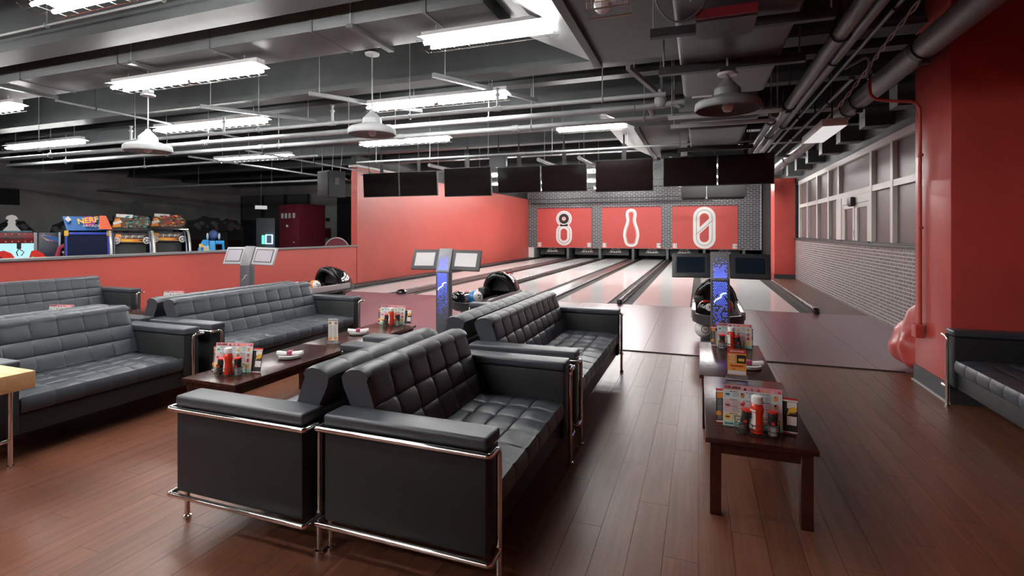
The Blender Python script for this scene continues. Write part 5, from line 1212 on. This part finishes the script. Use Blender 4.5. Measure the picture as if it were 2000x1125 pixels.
dark_cab(-14.65, 12.75, 'dim cabinet with reddish topper below the arcade exit sign', 0.85, 1.45, 0.009, None, dd[1:] + dd[:1])
dark_cab(-15.9, 12.3, 'grey backed dark cabinet behind the red marquee racing game', 0.75, 1.85, 0.022)
dark_cab(-17.3, 8.3, 'unlit black cabinet between the claw machine and the blue cabinet, first of three', 0.8, 1.35, 0.007, None, dd[3:])
dark_cab(-16.6, 9.2, 'unlit black cabinet between the claw machine and the blue cabinet, second of three', 0.8, 1.35, 0.007, None, dd[3:])
dark_cab(-16.0, 9.95, 'unlit black cabinet between the claw machine and the blue cabinet, last of three', 0.8, 1.35, 0.007, None, dd[3:])
t = thing('tall_cabinet', 'tall black game tower with round grey top behind the greenish racing game', 'arcade machine', (-17.6, 11.6, 0), FA)
MB().bbox(-0.5, 0.5, 0, 0.6, 0, 2.0, black_m, 0.02).build('cabinet', t); MB().prism([(0.28 * math.cos(PI * k / 10), 0.5 * math.sin(PI * k / 10)) for k in range(11)], -0.1, 0, mat('dim_grey_dome', (0.05, 0.05, 0.05), 0.5), FX((0.1, 0.2, 2.002))).build('round_top', t)
# maroon booth, glowing machine, light back wall pieces
t = thing('photo_booth', 'maroon booth with white pictograms beyond the half wall', 'booth', (-11.75, 12.74, 0), math.radians(-14))
MB().bbox(-1.08, 0, 0, 0.95, 0, 2.34, mat('maroon_panel', (0.10, 0.012, 0.022), 0.35), 0.01).build('body', t)
for k in range(4): MB().bbox(-0.96 + k * 0.2 + (0.03 if k == 3 else 0), -0.84 + k * 0.2 + (0.03 if k == 3 else 0), -0.012, -0.001, 1.9, 2.06, lightgrey, 0.012).build('pictogram', t)
MB().bbox(-0.72, -0.55, -0.012, -0.001, 1.6, 1.7, black_m, 0.01).sphere((-0.60, -0.02, 1.65), 0.045, lightgrey, 10, 6).build('camera_window', t)
MB().bbox(-0.30, -0.24, -0.012, -0.001, 1.12, 1.16, lightgrey, 0.004).build('sticker', t)
t = thing('glowing_machine', 'grey vending machine with a glowing blue and green frame', 'machine', (-14.3, 13.9, 0), math.radians(24))
MB().bbox(-0.32, 0.32, 0, 0.6, 0, 1.95, mat('slate_cabinet', (0.07, 0.085, 0.095), 0.45), 0.02).build('cabinet', t)
b = MB()
for p in ([(0.02, -0.02, 1.05), (0.02, -0.02, 1.36), (0.24, -0.02, 1.36), (0.24, -0.02, 1.05)],): b.tube(p, 0.014, mat('cyan_glow', (0.3, 0.6, 1), 0.4, emit=(0.35, 0.7, 1.0), estr=6), 6, closed=True)
b.build('glow_frame', t); MB().box(-0.12, -0.03, -0.015, -0.002, 1.04, 1.34, mat('green_glow', (0.05, 0.8, 0.3), 0.4, emit=(0.05, 0.9, 0.3), estr=1.6)).build('green_glow_panel', t)
struct(MB().box(-15.5, -14.0, 17.85, 17.95, 0, 2.67, mat('pale_wall', (0.50, 0.52, 0.49), 0.7, emit=None)).build('wall_arcade_pale'))
MB().box(-15.5, -14.75, 17.8, 17.849, 1.2, 1.62, maroonp).box(-15.0, -14.8, 17.8, 17.849, 1.9, 2.05, black_m).build('wall_sign', bpy.data.objects['wall_arcade_pale'])
struct(MB().box(-14.0, -9.3, 17.3, 17.84, 0, 2.9, mat('blue_black_wall', (0.018, 0.022, 0.03), 0.5)).build('wall_arcade_dark'))
for x0, lb in ((-19.6, 'dark panel door at the back of the arcade, left one'), (-18.3, 'dark panel door at the back of the arcade, middle one'), (-17.0, 'dark panel door at the back of the arcade, right one')):
    t = thing('panel_screen', lb, 'panel', (x0, 17.7, 0)); MB().box(0, 1.2, 0, 0.06, 0, 2.0, mat('navy_panel', (0.02, 0.024, 0.032), 0.5)).build('panel_board', t)
    MB().box(0, 1.2, 0.01, 0.05, 2.0, 3.1, mat('grey_mesh_panel', (0.11, 0.11, 0.11), 0.7)).build('upper_panel', t)
    for x in (-0.04, 1.16): MB().box(x, x + 0.05, -0.03, 0.0, 0, 3.1, black_m).build('post', t)
t = thing('exit_sign', 'small lit white sign hung over the dim arcade cabinets', 'sign', (-14.8, 14.2, 2.28), FA)
MB().bbox(-0.2, 0.2, 0, 0.05, 0, 0.13, mat('lit_sign', (0.6, 0.6, 0.58), 0.5, emit=(0.9, 0.9, 0.88), estr=0.25), 0.008).build('sign_box', t); MB().box(0.2, 0.5, 0, 0.05, 0.02, 0.1, black_m).tube([(0, 0.025, 0.13), (0, 0.025, DK - 2.28)], 0.008, pipe_m, 5).build('bracket', t)
t = thing('round_chair', 'maroon round backed seat with white rim at the end of the half wall', 'seat', (-10.6, 13.1, 0), math.radians(20))
MB().prism([(0.38 * math.cos(PI * k / 12), 0.85 + 0.42 * math.sin(PI * k / 12)) for k in range(13)] + [(-0.38, 0), (0.38, 0)], -0.05, 0.05, maroonp, FX((0, 0, 0))).build('seat_back', t)
MB().tube([(0.39 * math.cos(PI * k / 12), 0, 0.85 + 0.43 * math.sin(PI * k / 12)) for k in range(13)], 0.025, white_m, 6).build('rim', t)
for x, z, y in ((-19.99, 2.4, 9.6), ):
    t = thing('wall_vent', 'dark square vent grille on the grey arcade wall', 'vent', (-19.999, 9.3, 2.3)); MB().box(0, 0.03, -0.45, 0.45, 0, 0.5, black_m).build('frame', t)
    for k in range(6): MB().box(0.03, 0.045, -0.42, 0.42, 0.04 + k * 0.075, 0.09 + k * 0.075, plas_dark).build('slat', t)
